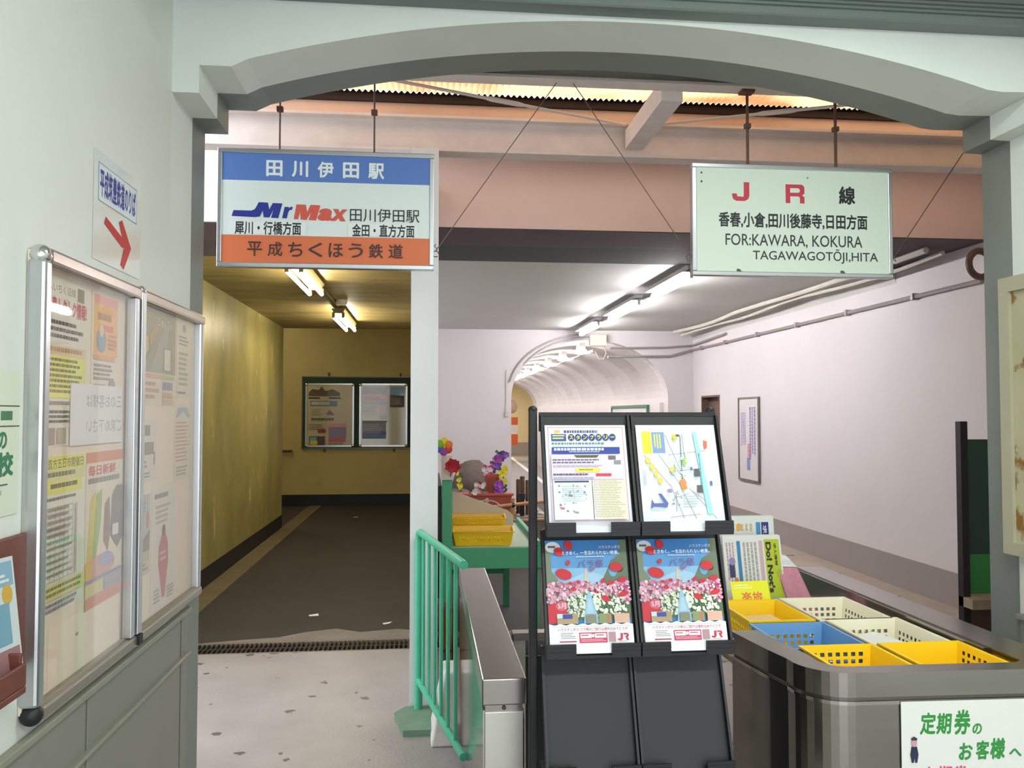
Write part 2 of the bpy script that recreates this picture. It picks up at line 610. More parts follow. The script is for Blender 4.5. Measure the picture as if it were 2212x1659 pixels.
# stepped arch: one profile, white in front and grey behind
def arch_profile():
    pts = [(-0.88, 0.0), (-0.88, 2.613), (-0.79, 2.613), (-0.79, 2.711), (-0.682, 2.711)]
    xa, za, xb, zb = -0.682, 2.711, 2.19, 2.735
    sag = 0.212
    chord = math.hypot(xb - xa, zb - za)
    R = (chord * chord / 4 + sag * sag) / (2 * sag)
    mx_, mz = (xa + xb) / 2, (za + zb) / 2 + sag - R
    a0 = math.atan2(za - mz, xa - mx_)
    a1 = math.atan2(zb - mz, xb - mx_)
    for k in range(1, 48):
        a = a0 + (a1 - a0) * k / 48
        pts.append((mx_ + R * math.cos(a), mz + R * math.sin(a)))
    pts += [(xb, zb), (2.323, 2.738), (2.323, 2.638), (2.41, 2.635), (2.41, 0.0)]
    return pts
def arch_wall(mb, y0, y1, xl, xr, zt):
    pr_ = arch_profile()
    n = len(pr_)
    # quads between the opening's edge and the top, columns beside it, soffit
    for y, flip in ((y0, False), (y1, True)):
        for i in range(1, n - 2):
            (xa, za), (xb, zb) = pr_[i], pr_[i + 1]
            if abs(xa - xb) < 1e-6:
                continue
            q = [(xa, y, za), (xb, y, zb), (xb, y, zt), (xa, y, zt)]
            mb.quad(*(q[::-1] if flip else q))
        for xa, xb in ((xl, -0.88), (2.41, xr)):
            q = [(xa, y, 0), (xb, y, 0), (xb, y, zt), (xa, y, zt)]
            mb.quad(*(q[::-1] if flip else q))
    for i in range(n - 1):
        (xa, za), (xb, zb) = pr_[i], pr_[i + 1]
        mb.quad((xa, y0, za), (xa, y1, za), (xb, y1, zb), (xb, y0, zb))
    mb.quad((xl, y0, zt), (xr, y0, zt), (xr, y1, zt), (xl, y1, zt))
    mb.quad((xl, y0, 0), (xl, y0, zt), (xl, y1, zt), (xl, y1, 0))
    mb.quad((xr, y0, 0), (xr, y1, 0), (xr, y1, zt), (xr, y0, zt))
    return mb
struct('wall_arch', arch_wall(MB(), 2.945, 3.2, -1.1, 3.9, 3.46), WHITE_ARCH, 'white wall with the wide stepped arch')
struct('trim_3', arch_wall(MB(), 3.2, 3.378, -1.1, 3.9, 3.46), GREY_PAINT, 'grey painted rear band of the arch and its posts')

# shutter rail at the top of the arch wall
sh = []
z = 2.952
prof = [(2.943, z), (2.872, z), (2.866, z + 0.006), (2.866, z + 0.030)]
for k in range(4):
    zz = z + 0.030 + k * 0.0165
    prof += [(2.874, zz + 0.003), (2.874, zz + 0.006), (2.866, zz + 0.009), (2.866, zz + 0.0165)]
prof += [(2.866, z + 0.165), (2.943, z + 0.165)]
struct('trim_4', MB().prism(prof, 'x', -0.86, 2.40), mat('shutter_grey_paint', '#717d77', 0.45, var=0.05, scale=4), 'grey grooved rolling shutter rail')

# window on the right wall, rusty cream frame
CREAM_RUST = mat('rusty_cream_frame', '#b9b491', 0.5, var=0.1, scale=5, col2='#8a6427', thresh=(0.60, 7.0))
w1 = struct('window_1', MB().box(2.36, 2.41, 3.165, 3.225, 0.93, 2.06).box(2.36, 2.41, 2.2, 3.165, 2.0, 2.06).box(2.36, 2.41, 2.2, 3.165, 0.93, 0.98)
            .box(2.36, 2.41, 2.14, 2.2, 0.93, 2.06), mat('cream_frame_paint', '#b4af95', 0.5, var=0.06, scale=6), 'ticket window with a rusty cream frame')
obj('pane', MB().box(2.392, 2.398, 2.2, 3.165, 0.98, 2.0), mat('frosted_pane', '#9ba49c', 0.25), w1)
obj('sash', MB().box(2.375, 2.395, 3.09, 3.165, 0.98, 2.0), CREAM_RUST, w1)
wr = struct('wall_right_lower', MB().box(2.40, 2.41, 2.0, 3.19, 0.0, 0.68), GREY_PANEL, 'grey panelling under the ticket window')
obj('panel', MB().box(2.392, 2.40, 2.0, 3.17, 0.70, 0.90), mat('white_panel_paint', '#d9d7d1', 0.5), wr)
obj('rail', MB().box(2.385, 2.41, 2.0, 3.195, 0.672, 0.69), RAIL_PAINT, wr)
obj('rail', MB().box(2.385, 2.41, 2.0, 3.195, 0.47, 0.485), RAIL_PAINT, wr)

# lintel wall over the passages, dark soffits behind it
struct('wall_lintel', MB().box(-3.2, 3.68, 5.1, 5.3, 2.65, 3.392), PINK_WALL, 'pale plaster wall above the passages')
struct('ceiling_soffit', MB().box(-1.905, 3.68, 5.104, 5.62, 2.644, 2.66), DARK_SOFFIT, 'dark brown soffit behind the lintel')
struct('ceiling_beam', MB().box(-1.905, 3.68, 5.62, 6.2, 2.646, 2.66), DARK_SOFFIT2, 'dark grey underside of the beam')
struct('wall_outside', MB().box(-3.2, -1.905, 5.1, 5.3, 0, 2.65), PINK_WALL, 'pale outer wall left of the yellow passage')

# divider between the passages: its front end is the white post
struct('wall_divider', MB().box(-0.083, 0.058, 4.31, 5.1, 0, 2.885).box(-0.083, 0.058, 5.1, 11.25, 0, 2.65),
       mat('divider_white_paint', '#dedede', 0.6, var=0.04, scale=3, bump=0.1, bscale=25), 'white post, front end of the dividing wall')

# yellow passage
struct('wall_tunnel_left', MB().box(-2.1, -1.905, 5.3, 11.33, 0, 2.65), YELLOW_WALL, 'stained yellow left wall of the passage')
struct('baseboard_tunnel_left', MB().box(-1.906, -1.899, 5.3, 11.334, 0.0, 0.17), BLACK_BASE, 'black skirting along the yellow wall')
struct('wall_tunnel_back', MB().box(-6.2, 0.2, 13.95, 14.15, 0, 3.3), YELLOW_BACK, 'yellow wall at the end of the passage')
struct('baseboard_tunnel_back', MB().box(-6.2, 0.2, 13.938, 13.952, 0.0, 0.185), BLACK_BASE, 'black skirting of the end wall')
struct('wall_tunnel_side', MB().box(-6.2, -2.1, 11.13, 11.33, 0, 3.3).box(-6.2, -6.0, 11.33, 13.95, 0, 3.3).box(0.06, 0.2, 11.4, 13.95, 0, 3.3), YELLOW_BACK, 'yellow side walls of the cross passage')
struct('ceiling_tunnel', MB().box(-2.1, -0.083, 6.2, 11.36, 2.65, 2.85), YELLOW_CEIL, 'stained ceiling of the yellow passage')
struct('ceiling_cross', MB().box(-6.2, 0.2, 11.36, 14.15, 3.2, 3.35).box(-2.1, 0.06, 11.36, 11.42, 2.85, 3.2), YELLOW_CEIL, 'ceiling of the cross passage')

# white room: back wall with the vault's mouth
XV0, XV1, ZS, ZA = 1.14, 3.32, 1.72, 2.52
def vault_z(x):
    c, a = (XV0 + XV1) / 2, (XV1 - XV0) / 2
    return ZS + (ZA - ZS) * math.sqrt(max(0, 1 - ((x - c) / a) ** 2))
vx = [(XV0 + XV1) / 2 - (XV1 - XV0) / 2 * math.cos(math.pi * k / 36) for k in range(37)]
mb = MB()
for y, fl in ((11.25, False), (11.45, True)):
    def q4(*q):
        mb.quad(*(q[::-1] if fl else q))
    q4((0.058, y, 0), (XV0, y, 0), (XV0, y, 2.66), (0.058, y, 2.66))
    q4((XV1, y, 0), (4.1, y, 0), (4.1, y, 2.66), (XV1, y, 2.66))
    for a, b in zip(vx, vx[1:]):
        q4((a, y, vault_z(a)), (b, y, vault_z(b)), (b, y, 2.66), (a, y, 2.66))
for a, b in zip(vx, vx[1:]):
    mb.quad((a, 11.25, vault_z(a)), (a, 11.45, vault_z(a)), (b, 11.45, vault_z(b)), (b, 11.25, vault_z(b)))
for x in (XV0, XV1):
    mb.quad((x, 11.25, 0), (x, 11.45, 0), (x, 11.45, ZS), (x, 11.25, ZS))
struct('wall_room_back', mb, ROOM_WHITE, 'white wall with the mouth of the vaulted tunnel')
# scalloped vault
mb = MB()
ny = 290
rows_ = []
for j in range(ny + 1):
    y = 11.45 + (26.0 - 11.45) * j / ny
    s_ = 0.13 * abs(math.sin(math.pi * (y - 11.45) / 0.8)) ** 0.8
    row = []
    for k in range(25):
        w = math.pi * k / 24
        c, a = (XV0 + XV1) / 2, (XV1 - XV0) / 2 + s_
        row.append((c - a * math.cos(w), y, ZS + (ZA - ZS + s_) * math.sin(w)))
    rows_.append(row)
for j in range(ny):
    for k in range(24):
        mb.quad(rows_[j][k], rows_[j + 1][k], rows_[j + 1][k + 1], rows_[j][k + 1])
VAULT = mat('vault_white_paint', '#dcd6d6', 0.65, var=0.03, scale=2)
struct('ceiling_vault', mb, VAULT, 'white scalloped vault of the tunnel', smooth=True)
struct('wall_vault_right', MB().box(XV1, XV1 + 0.3, 11.45, 26, 0, ZS + 0.02).box(XV1 - 0.06, XV1, 11.46, 26, 0, 1.665), VAULT, 'white side wall of the vaulted tunnel with a ledge')
struct('wall_vault_left', MB().box(XV0 - 0.3, XV0, 11.45, 26, 0, ZS + 0.02), VAULT, 'left side wall of the vaulted tunnel')
FAR_WALL = mat('far_cream_wall', '#d9c9a6', 0.7, var=0.06, scale=1)
struct('wall_vault_end', MB().box(-0.5, 4.4, 31, 31.2, 0, 3).box(4.2, 4.4, 26, 31, 0, 3).box(-0.5, -0.3, 26, 31, 0, 3)
       .box(XV1 + 0.3, 4.4, 26, 26.1, 0, 3).box(-0.5, XV0 - 0.3, 26, 26.1, 0, 3), FAR_WALL, 'cream walls beyond the vaulted tunnel')
struct('ceiling_vault_end', MB().box(-0.5, 4.4, 26, 31.2, 2.62, 2.8).box(XV0 - 0.3, XV1 + 0.3, 25.98, 26.1, 2.56, 2.7), FAR_WALL, 'ceiling beyond the vaulted tunnel')
struct('baseboard_vault_end', MB().box(-0.3, 4.2, 30.98, 31.0, 0, 0.45), ROOM_GREY, 'grey dado beyond the tunnel')

# white room: right wall with a brown door in a recess, ceiling, dado, kerb
struct('wall_room_right', MB().box(3.68, 4.1, 3.2, 10.2, 0, 3.46).box(3.68, 4.1, 10.9, 11.25, 0, 2.65).box(3.68, 4.1, 10.2, 10.9, 1.745, 2.65)
       .box(4.0, 4.1, 10.2, 10.9, 0, 1.745), ROOM_WHITE, 'white right wall of the passage room')
BROWN_DOOR = mat('brown_door_paint', '#6b5347', 0.5, var=0.1, scale=5)
d1 = struct('door_1', MB().box(3.78, 3.81, 10.22, 10.88, 0.0, 1.72), BROWN_DOOR, 'brown door in a recess beside the whiteboard')
obj('door_frame', MB().box(3.675, 3.80, 10.2, 10.222, 0, 1.745).box(3.675, 3.80, 10.878, 10.9, 0, 1.745).box(3.675, 3.80, 10.222, 10.878, 1.722, 1.745), BROWN_DOOR, d1)
obj('door_handle', MB().ell((3.765, 10.32, 0.95), (0.02, 0.025, 0.025)), ALU, d1, smooth=True)
struct('ceiling_room', MB().box(0.058, 3.68, 6.2, 11.3, 2.65, 2.85), ROOM_CEIL, 'grey-white ceiling of the passage room')
# rounded cove between ceiling and right wall
mb = MB()
cv = [(3.68 - 0.22 * math.cos(a) * 1.0, 2.65 - 0.12 * (1 - math.sin(a))) for a in [math.pi / 2 * k / 6 for k in range(7)]]
prof = [(3.46, 2.651)] + [(3.46 + 0.22 * math.sin(a), 2.65 - 0.12 * (1 - math.cos(a))) for a in [math.pi / 2 * k / 6 for k in range(7)]] + [(3.682, 2.651)]
struct('trim_5', mb.prism(prof, 'y', 6.2, 11.25), ROOM_CEIL, 'plaster cove above the right wall', smooth=True)
struct('baseboard_room_right', MB().box(3.672, 3.68, 3.4, 10.2, 0, 0.392), ROOM_GREY, 'grey dado of the right wall')
kb = struct('trim_6', MB().box(3.15, 3.672, 4.2, 10.1, 0, 0.15), BEIGE, 'low beige concrete kerb along the right wall')
for y in (5.0, 5.9, 6.8, 7.7, 8.6, 9.5):
    obj('joint', MB().box(3.3, 3.5, y, y + 0.018, 0.15, 0.152), BLACK_BASE, kb)

# steelwork and corrugated roof over the gap between hall and passages
def ibeam(zb, zt, yc, w, tf, tw):
    return [(yc - w / 2, zb), (yc + w / 2, zb), (yc + w / 2, zb + tf), (yc + tw / 2, zb + tf), (yc + tw / 2, zt - tf), (yc + w / 2, zt - tf),
            (yc + w / 2, zt), (yc - w / 2, zt), (yc - w / 2, zt - tf), (yc - tw / 2, zt - tf), (yc - tw / 2, zb + tf), (yc - w / 2, zb + tf)]
struct('trim_7', MB().prism(ibeam(2.885, 3.075, 4.41, 0.11, 0.014, 0.01), 'x', -3.0, 3.68), STEEL_WHITE, 'white painted steel beam carried by the post')
struct('trim_8', MB().box(-2.6, 3.68, 3.575, 3.665, 2.975, 2.987).box(-2.6, 3.68, 3.653, 3.665, 2.987, 3.15), STEEL_WHITE, 'white steel purlin behind the arch')
struct('trim_9', MB().box(1.06, 1.16, 3.665, 4.36, 2.93, 3.03), STEEL_WHITE, 'short white cross beam between the steel beams')
for nm, a, b in (('trim_10', (-0.30, 3.67, 3.0), (1.05, 4.33, 3.05)), ('trim_11', (1.16, 4.33, 3.05), (2.35, 3.67, 3.0))):
    A, B = Vector(a), Vector(b)
    mid = A.lerp(B, 0.5)
    mb = MB().tube([A, B], 0.008, 8).tube([A.lerp(B, 0.43), A.lerp(B, 0.45), A.lerp(B, 0.55), A.lerp(B, 0.57)], [0.009, 0.013, 0.013, 0.009], 8)
    struct(nm, mb, STEEL_WHITE, 'thin steel brace with a turnbuckle ' + ('left' if nm == 'trim_10' else 'right') + ' of the cross beam', smooth=True)
def corrugated(x0, x1, y0, z0, y1, z1, amp=0.0075, pitch=0.034):
    mb = MB()
    n = int((x1 - x0) / pitch * 6)
    prev = None
    for i in range(n + 1):
        x = x0 + (x1 - x0) * i / n
        dz = amp * math.cos(2 * math.pi * (x - x0) / pitch)
        cur = ((x, y0, z0 + dz), (x, y1, z1 + dz))
        if prev:
            mb.quad(prev[0], cur[0], cur[1], prev[1])
        prev = cur
    return mb
ROOF_T = translucent_mat('amber_corrugated_plastic', (1.0, 0.66, 0.38), (0.5, 0.32, 0.2), 0.42)
struct('ceiling_roof', corrugated(-1.0, 3.7, 4.0, 3.262, 4.76, 3.352), ROOF_T, 'amber translucent corrugated roof sheet')
OLD = mat('old_dark_sheet', '#241b19', 0.8, var=0.2, scale=4)
struct('ceiling_roof_dark', corrugated(-1.0, 3.7, 4.74, 3.342, 5.14, 3.405), OLD, 'dark old corrugated roof sheet over the lintel')
struct('ceiling_roof_front', corrugated(-1.0, 3.7, 3.3, 3.19, 4.02, 3.272), OLD, 'opaque dark corrugated sheet added behind the arch to hold back amber light')  # opaque sheet added here so that less amber light comes through the roof
struct('trim_13', MB().box(-1.0, 3.68, 4.80, 4.82, 3.17, 3.30), mat('fascia_paint', '#d0b9ad', 0.6, var=0.08, scale=5), 'pinkish fascia board under the roof edge')
struct('trim_12', MB().box(-1.0, 3.68, 4.772, 4.80, 3.298, 3.338), mat('dark_timber', '#2c211d', 0.8, var=0.2, scale=6), 'dark timber under the roof edge')

# cast iron drain across the floor
dr = thing('drain_grate', 'long dark iron drain grate set across the floor', 'drain', (-1.0, 5.55, 0))
IRON = mat('drain_iron', '#3f3834', 0.6, metal=0.6, var=0.3, scale=15)
obj('frame', MB().box(-2.6, 3.6, 5.42, 5.435, -0.03, 0.002).box(-2.6, 3.6, 5.665, 5.68, -0.03, 0.002), mat('drain_frame_iron', '#8b7a62', 0.5, metal=0.4, var=0.3, scale=8), dr)
mb = MB()
x = -2.58
while x < 3.58:
    mb.box(x, x + 0.012, 5.435, 5.665, -0.03, -0.002)
    x += 0.03
mb.box(-2.6, 3.6, 5.54, 5.556, -0.03, -0.003)
o = obj('grating', mb, IRON, dr)
o['kind'] = 'stuff'
# ================================================================== HANGING SIGNS
def sign(name, label, x0, x1, z0, z1, y, pr, face, rods, wires, rodmat, rr):
    w, h = x1 - x0, z1 - z0
    t = thing(name, label, 'sign', (x0, y, z0))
    b = 0.020
    obj('face_panel', MB().box(x0 + b, x1 - b, y + 0.006, y + 0.03, z0 + b, z1 - b), face, t)
    fr = ALU
    obj('frame_rail', MB().box(x0, x1, y, y + 0.04, z1 - b, z1), fr, t, bevel=0.003)
    obj('frame_rail', MB().box(x0, x1, y, y + 0.04, z0, z0 + b), fr, t, bevel=0.003)
    obj('frame_stile', MB().box(x0, x0 + b, y, y + 0.04, z0 + b, z1 - b), fr, t, bevel=0.003)
    obj('frame_stile', MB().box(x1 - b, x1, y, y + 0.04, z0 + b, z1 - b), fr, t, bevel=0.003)
    p = obj('print', pr.mb, pr.mats, t, local=True)
    p.matrix_local = frame_matrix((0, 0.006, 0), *FW)
    for rx in rods:
        r = obj('hanging_rod', MB().tube([(rx, y + 0.02, z1 - 0.005), (rx, y + 0.02, 2.976)], rr, 8), rodmat, t, smooth=True)
        obj('clamp', MB().box(rx - 0.013, rx + 0.013, y + 0.008, y + 0.032, 2.80, 2.82), RUST, r)
        obj('top_plate', MB().box(rx - 0.03, rx + 0.03, y, y + 0.05, 2.962, 2.975), RUST, r)
    for a, b2 in wires:
        wv = obj('guy_wire', MB().tube([a, b2], 0.0022, 5), WIRE, t)
        c = Vector(a)
        obj('hook', MB().tube([tuple(c + Vector((0.013 * math.cos(k), 0, 0.013 * math.sin(k) - 0.013))) for k in [i * 0.6 for i in range(10)]], 0.0025, 5)
            .tube([tuple(c + Vector((0.006 * math.sin(i * 1.3), 0.004 * math.cos(i * 1.3), i * 0.006))) for i in range(6)], 0.002, 4), WIRE, wv)
    return t

W1, H1 = 0.914, 0.508
P = Print(468, 256, W1, H1, z0=0.0006)
P.r(9, 9, 450, 238, '#e3ece9')
P.r(9, 9, 450, 60, '#5a7fc6')
P.r(9, 187, 450, 60, '#dd7447')
for i, ch in enumerate('田川伊田駅'):
    P.t(ch, 103 + i * 55, 24, 35, 35, '#eef3f4', bold=0.028)
P.p([(31, 147), (34.7, 134.4), (73.3, 134.4), (80, 131), (84, 124), (88, 116), (98, 116), (97, 133), (91, 147), (80, 148.5)], '#1f2f92')
P.p([(88, 116), (107.5, 116.5), (110.5, 131), (118, 117), (138.4, 117.5), (130, 149.6), (114.5, 149), (119.5, 131.5), (111, 148.6), (99, 148.4), (96.5, 133), (91, 147)], '#1f2f92')
P.p([(143.3, 124.8), (153, 124.8), (152.2, 128), (156.5, 124.3), (160.6, 124.3), (159, 130.8), (154, 131.5), (151.2, 136.3), (148, 149.6), (138, 149.3)], '#1f2f92')
P.p([(168.6, 118.7), (189, 119), (191.5, 135), (198.7, 119), (220, 119.5), (210.8, 152.7), (195, 152.2), (200, 135), (190.3, 152), (178.2, 151.5), (176.5, 135), (172, 151.3), (163, 150.8)], '#d75a4b')
P.t('a', 214, 126, 32, 27, '#d75a4b', bold=0.055, shear=0.2)
P.p([(247, 126.7), (259, 126.7), (261.4, 134), (267.5, 127.2), (278.8, 127.2), (266.7, 140), (274.7, 153.2), (262.6, 153.2), (259.7, 146), (253, 152.7), (241, 152.7), (254.7, 139.2)], '#d75a4b')
P.t('田川伊田駅', 284, 124, 152, 29, '#2e2e30', bold=0.004)
P.r(24, 158, 166, 27, '#e9efed'); P.r(279, 158, 152, 27, '#e9efed')
P.t('犀川・行橋方面', 38, 157, 141, 29, '#26262a', bold=0.022)
P.t('金田・直方方面', 289, 158, 136, 28, '#26262a', bold=0.022)
for i, ch in enumerate('平成ちくほう鉄道'):
    P.t(ch, 65 + i * 43.4, 201, 31, 31, '#4a2a28', bold=0.012)
s1 = sign('hanging_sign', 'blue, white and orange railway sign hanging left under the arch', -0.886, 0.028, 2.123, 2.631, 3.6, P,
          mat('sign_white_acrylic', '#e3ece9', 0.3), (-0.632, -0.231), [((0.036, 3.62, 2.21), (0.57, 3.62, 2.975))], WIRE, 0.004)

W2, H2 = 0.945, 0.508
P = Print(433, 242, W2, H2, z0=0.0006)
P.r(9, 9, 415, 224, '#dbe6d8')
P.p([(110, 39), (122, 39), (122, 69), (119, 76), (112, 80), (94, 80), (87, 76), (85, 69), (85, 64), (95, 64), (96, 70), (109, 71), (110, 67)], '#c83a4c')
P.p([(200, 41), (236, 41), (241, 46), (241, 60), (236, 65), (241, 68), (241, 82), (231, 82), (231, 70), (228, 67), (210, 67), (210, 82), (200, 82)], '#c83a4c')
P.p([(210, 49), (228, 49), (231, 52), (231, 56), (228, 59), (210, 59)], '#dbe6d8')
P.t('線', 316, 42, 36, 40, '#25272b', bold=0.03)
P.t('香春,小倉,田川後藤寺,日田方面', 56, 104, 322, 34, '#25272b', bold=0.026)
P.t('FOR:KAWARA, KOKURA', 70, 151, 296, 29, '#37393c', bold=0.006)
P.t('TAGAWAGOTŌJI,HITA', 128, 181, 272, 31, '#37393c', bold=0.006)
for x in (98, 322):
    P.e(x, 231, 6, 4, '#5a5a4a', 8, 30)
P.e(20, 21, 2, 2.5, '#4a4a40', 8); P.e(20, 40, 2.2, 2.6, '#4a4a40', 8); P.e(248, 26, 1.5, 2, '#6a6a60', 8)
s2 = sign('hanging_sign', 'pale green sign with red letters hanging right under the arch', 1.181, 2.126, 2.122, 2.63, 3.6, P,
          mat('sign_green_acrylic', '#dbe6d8', 0.3), (1.447, 1.866), [((1.17, 3.62, 2.215), (0.645, 3.62, 2.975)), ((2.136, 3.62, 2.215), (2.49, 3.62, 2.72))], RUST, 0.007)

# ================================================================== POSTER CASE ON THE LEFT WALL
pc = thing('poster_case', 'long aluminium poster case with sliding glass on the left wall', 'display case', (-0.88, 1.92, 0.83))
obj('back_panel', MB().box(-0.879, -0.872, 1.93, 3.25, 0.845, 1.865), PAPER_W, pc)
obj('top_rail', MB().box(-0.879, -0.838, 1.955, 3.265, 1.838, 1.874), mat('case_champagne_alu', '#b8aca2', 0.25, metal=0.85), pc, bevel=0.008)
obj('bottom_rail', MB().box(-0.879, -0.838, 1.955, 3.265, 0.824, 0.856), mat('case_dull_alu', '#a29c90', 0.4, metal=0.7), pc, bevel=0.008)
obj('side_rail', MB().box(-0.879, -0.838, 1.925, 1.962, 0.86, 1.845), ALU, pc, bevel=0.008)
obj('side_rail', MB().box(-0.879, -0.842, 3.225, 3.262, 0.85, 1.845), ALU, pc, bevel=0.008)
for z in (1.855, 0.842):
    obj('corner_cap', MB().ell((-0.858, 1.945, z), (0.024, 0.024, 0.024), 14, 10), CHROME if z > 1 else BLACK_PL, pc, smooth=True)
obj('sliding_glass', MB().box(-0.853, -0.849, 1.962, 2.55, 0.858, 1.838), GLASS, pc)
obj('sliding_glass', MB().box(-0.862, -0.858, 2.53, 3.225, 0.858, 1.838), GLASS, pc)
st = obj('meeting_stile', MB().box(-0.864, -0.838, 2.505, 2.535, 0.858, 1.838).box(-0.864, -0.834, 2.548, 2.582, 0.858, 1.862), ALU, pc, bevel=0.003)
obj('stile_cap', MB().ell((-0.846, 2.566, 1.866), (0.014, 0.02, 0.016), 12, 8), CHROME, st, smooth=True)
obj('stile_foot', MB().box(-0.862, -0.83, 2.55, 2.58, 0.828, 0.856), BLACK_PL, st)

def case_sheet(name, label, cat, y0, y1, z0, z1, pr=None, base=PAPER_W, x=-0.871, group=None):
    return sheet(name, label, cat, (x, y0, z0), *LW, y1 - y0, z1 - z0, pr, base, group=group)

P = Print(90, 165, 0.243, 0.40)
P.r(0, 0, 90, 165, '#e3d9cc'); P.t('へいちく沿線', 6, 6, 56, 9, '#6b665f'); P.r(66, 4, 15, 14, '#8a7d5e')
P.t('温泉トクトク情報!', 3, 19, 84, 17, '#c6454a', bold=0.03)
P.rows(3, 42, 80, 20, 3, '#55504c', 1)
P.r(3, 66, 83, 10, '#e0c9a4'); P.rows(8, 68, 70, 8, 1, '#b9885a', 2)
P.r(3, 76, 83, 42, '#e6df74'); P.rows(6, 79, 78, 36, 7, '#7d7a45', 3)
P.rows(3, 121, 70, 6, 1, '#8d857e', 4); P.rows(3, 130, 78, 14, 3, '#6d6660', 5)
P.r(3, 147, 20, 16, '#a59a8e'); P.r(27, 147, 18, 16, '#b5a995'); P.r(52, 146, 16, 17, '#9d9aa8')
case_sheet('poster', 'cream poster with red headline and yellow table, top left in case', 'poster', 1.998, 2.241, 1.424, 1.822, P)
P = Print(60, 100, 0.195, 0.335)
P.r(0, 0, 60, 100, '#e6dacd'); P.r(4, 2, 52, 48, '#edb36a'); P.r(4, 2, 52, 7, '#e79c92')
P.p([(10, 16), (30, 8), (50, 16)], '#e3a145'); P.rows(12, 16, 38, 10, 1, '#b07a2e', 1, dash=(0.1, 0.3)); P.rows(16, 25, 30, 9, 1, '#e0806a', 2, dash=(0.1, 0.3))
P.e(20, 38, 10, 10, '#8d9db0'); P.e(20, 30, 5, 5, '#d9c490'); P.rows(34, 32, 20, 14, 4, '#c98f8a', 5)
P.r(4, 50, 46, 4, '#e0a578'); P.rows(5, 57, 46, 14, 4, '#a79a90', 3); P.e(44, 74, 7, 6, '#a99f96'); P.rows(5, 73, 30, 24, 6, '#b4a79d', 4)
case_sheet('poster', 'narrow orange-topped poster beside the meeting stile in case', 'poster', 2.268, 2.463, 1.49, 1.825, P)
P = Print(90, 150, 0.226, 0.37)
P.r(0, 0, 90, 150, '#e6dfd4'); P.r(2, 0, 88, 13, '#e6df6c'); P.t('直方五日市開催日', 6, 2, 80, 10, '#7b773e', bold=0.01)
P.r(2, 13, 88, 11, '#dcd69a'); P.rows(4, 15, 82, 8, 1, '#7d7a55', 1)
P.r(2, 24, 80, 12, '#e6df6c'); P.rows(12, 26, 60, 8, 1, '#6d6a40', 2, dash=(0.12, 0.25))
P.rows(2, 39, 84, 5, 1, '#86807a', 3)
for k in range(7):
    P.r(4 + k * 9.5, 48, 0.7, 70, '#b7aea4')
for k in range(12):
    P.r(4, 48 + k * 6.3, 58, 0.7, '#b7aea4')
P.rows(5, 49, 56, 68, 11, '#938b83', 4, fill=0.35); P.r(66, 48, 3, 70, '#b3aba3')
P.r(0, 121, 90, 14, '#d9cf8a'); P.rows(3, 123, 82, 11, 2, '#8c8450', 6); P.rows(3, 138, 84, 10, 2, '#8b848c', 7)
case_sheet('notice', 'timetable notice with yellow headings, lower left in case', 'notice', 2.014, 2.24, 1.03, 1.40, P)
P = Print(82, 130, 0.26, 0.405)
P.r(0, 0, 82, 130, '#e6d8c6'); P.r(0, 0, 82, 9, '#dd8f6e'); P.t('毎日新鮮', 4, 11, 60, 9, '#d0605a', bold=0.03); P.rows(4, 22, 70, 8, 1, '#8d8a86', 2)
P.p([(4, 90), (10, 40), (20, 34), (24, 60), (14, 96)], '#e0c872'); P.p([(14, 90), (22, 36), (34, 32), (32, 60), (22, 92)], '#a4b973')
P.p([(38, 78), (40, 46), (50, 40), (54, 70), (48, 88)], '#9d8272'); P.p([(54, 76), (56, 40), (66, 32), (80, 32), (82, 80), (70, 88)], '#8a8682')
P.r(58, 66, 14, 10, '#e9e6e2'); P.e(34, 98, 30, 10, '#d9a6a0'); P.e(44, 94, 16, 6, '#a9add0'); P.p([(0, 92), (10, 88), (16, 110), (0, 112)], '#e6bb62')
P.r(0, 106, 82, 3, '#9b97b4'); P.r(0, 110, 36, 10, '#ded09a'); P.r(40, 110, 40, 10, '#b2adb8'); P.r(0, 121, 82, 9, '#d99a80')
case_sheet('poster', 'colourful fruit poster with orange edges, lower middle of case', 'poster', 2.25, 2.51, 0.995, 1.40, P)
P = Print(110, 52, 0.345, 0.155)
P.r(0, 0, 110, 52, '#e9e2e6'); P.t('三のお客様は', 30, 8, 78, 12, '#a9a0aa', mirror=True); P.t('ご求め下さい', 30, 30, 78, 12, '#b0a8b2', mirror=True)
case_sheet('notice', 'pale paper with reversed lettering across the case posters', 'notice', 2.14, 2.485, 1.422, 1.577, P, x=-0.868)  # mirror image of a notice in the glass, painted on a sheet behind it
P = Print(88, 72, 0.405, 0.315)
P.r(0, 0, 88, 72, '#ddd0bd'); P.r(0, 0, 88, 48, '#9d8f6c'); P.p([(30, 48), (62, 12), (72, 12), (62, 48)], '#a8a296'); P.p([(0, 48), (0, 26), (40, 20), (22, 48)], '#93966c')
P.p([(6, 40), (16, 28), (34, 16), (44, 14), (36, 28), (18, 44), (8, 46)], '#7f8a6c'); P.p([(12, 34), (16, 24), (26, 22), (26, 32), (18, 38)], '#e0b057'); P.p([(28, 22), (42, 12), (48, 12), (32, 30)], '#c38b58')
P.r(58, 28, 20, 18, '#8b8f66'); P.r(61, 29, 14, 16, '#d9d2bd'); P.t('じゅんさい', 46, 6, 32, 7, '#d9d0bb')
P.r(0, 49, 32, 3, '#dd9278'); P.r(32, 49, 26, 3, '#dcab7c'); P.r(58, 49, 26, 3, '#b5bb83'); P.rows(2, 55, 50, 14, 3, '#c58d6d', 3, dash=(0.08, 0.2))
P.r(58, 54, 22, 6, '#8f86a2'); P.r(58, 62, 22, 4, '#d3a26b'); P.r(58, 67, 22, 4, '#cdb17c')
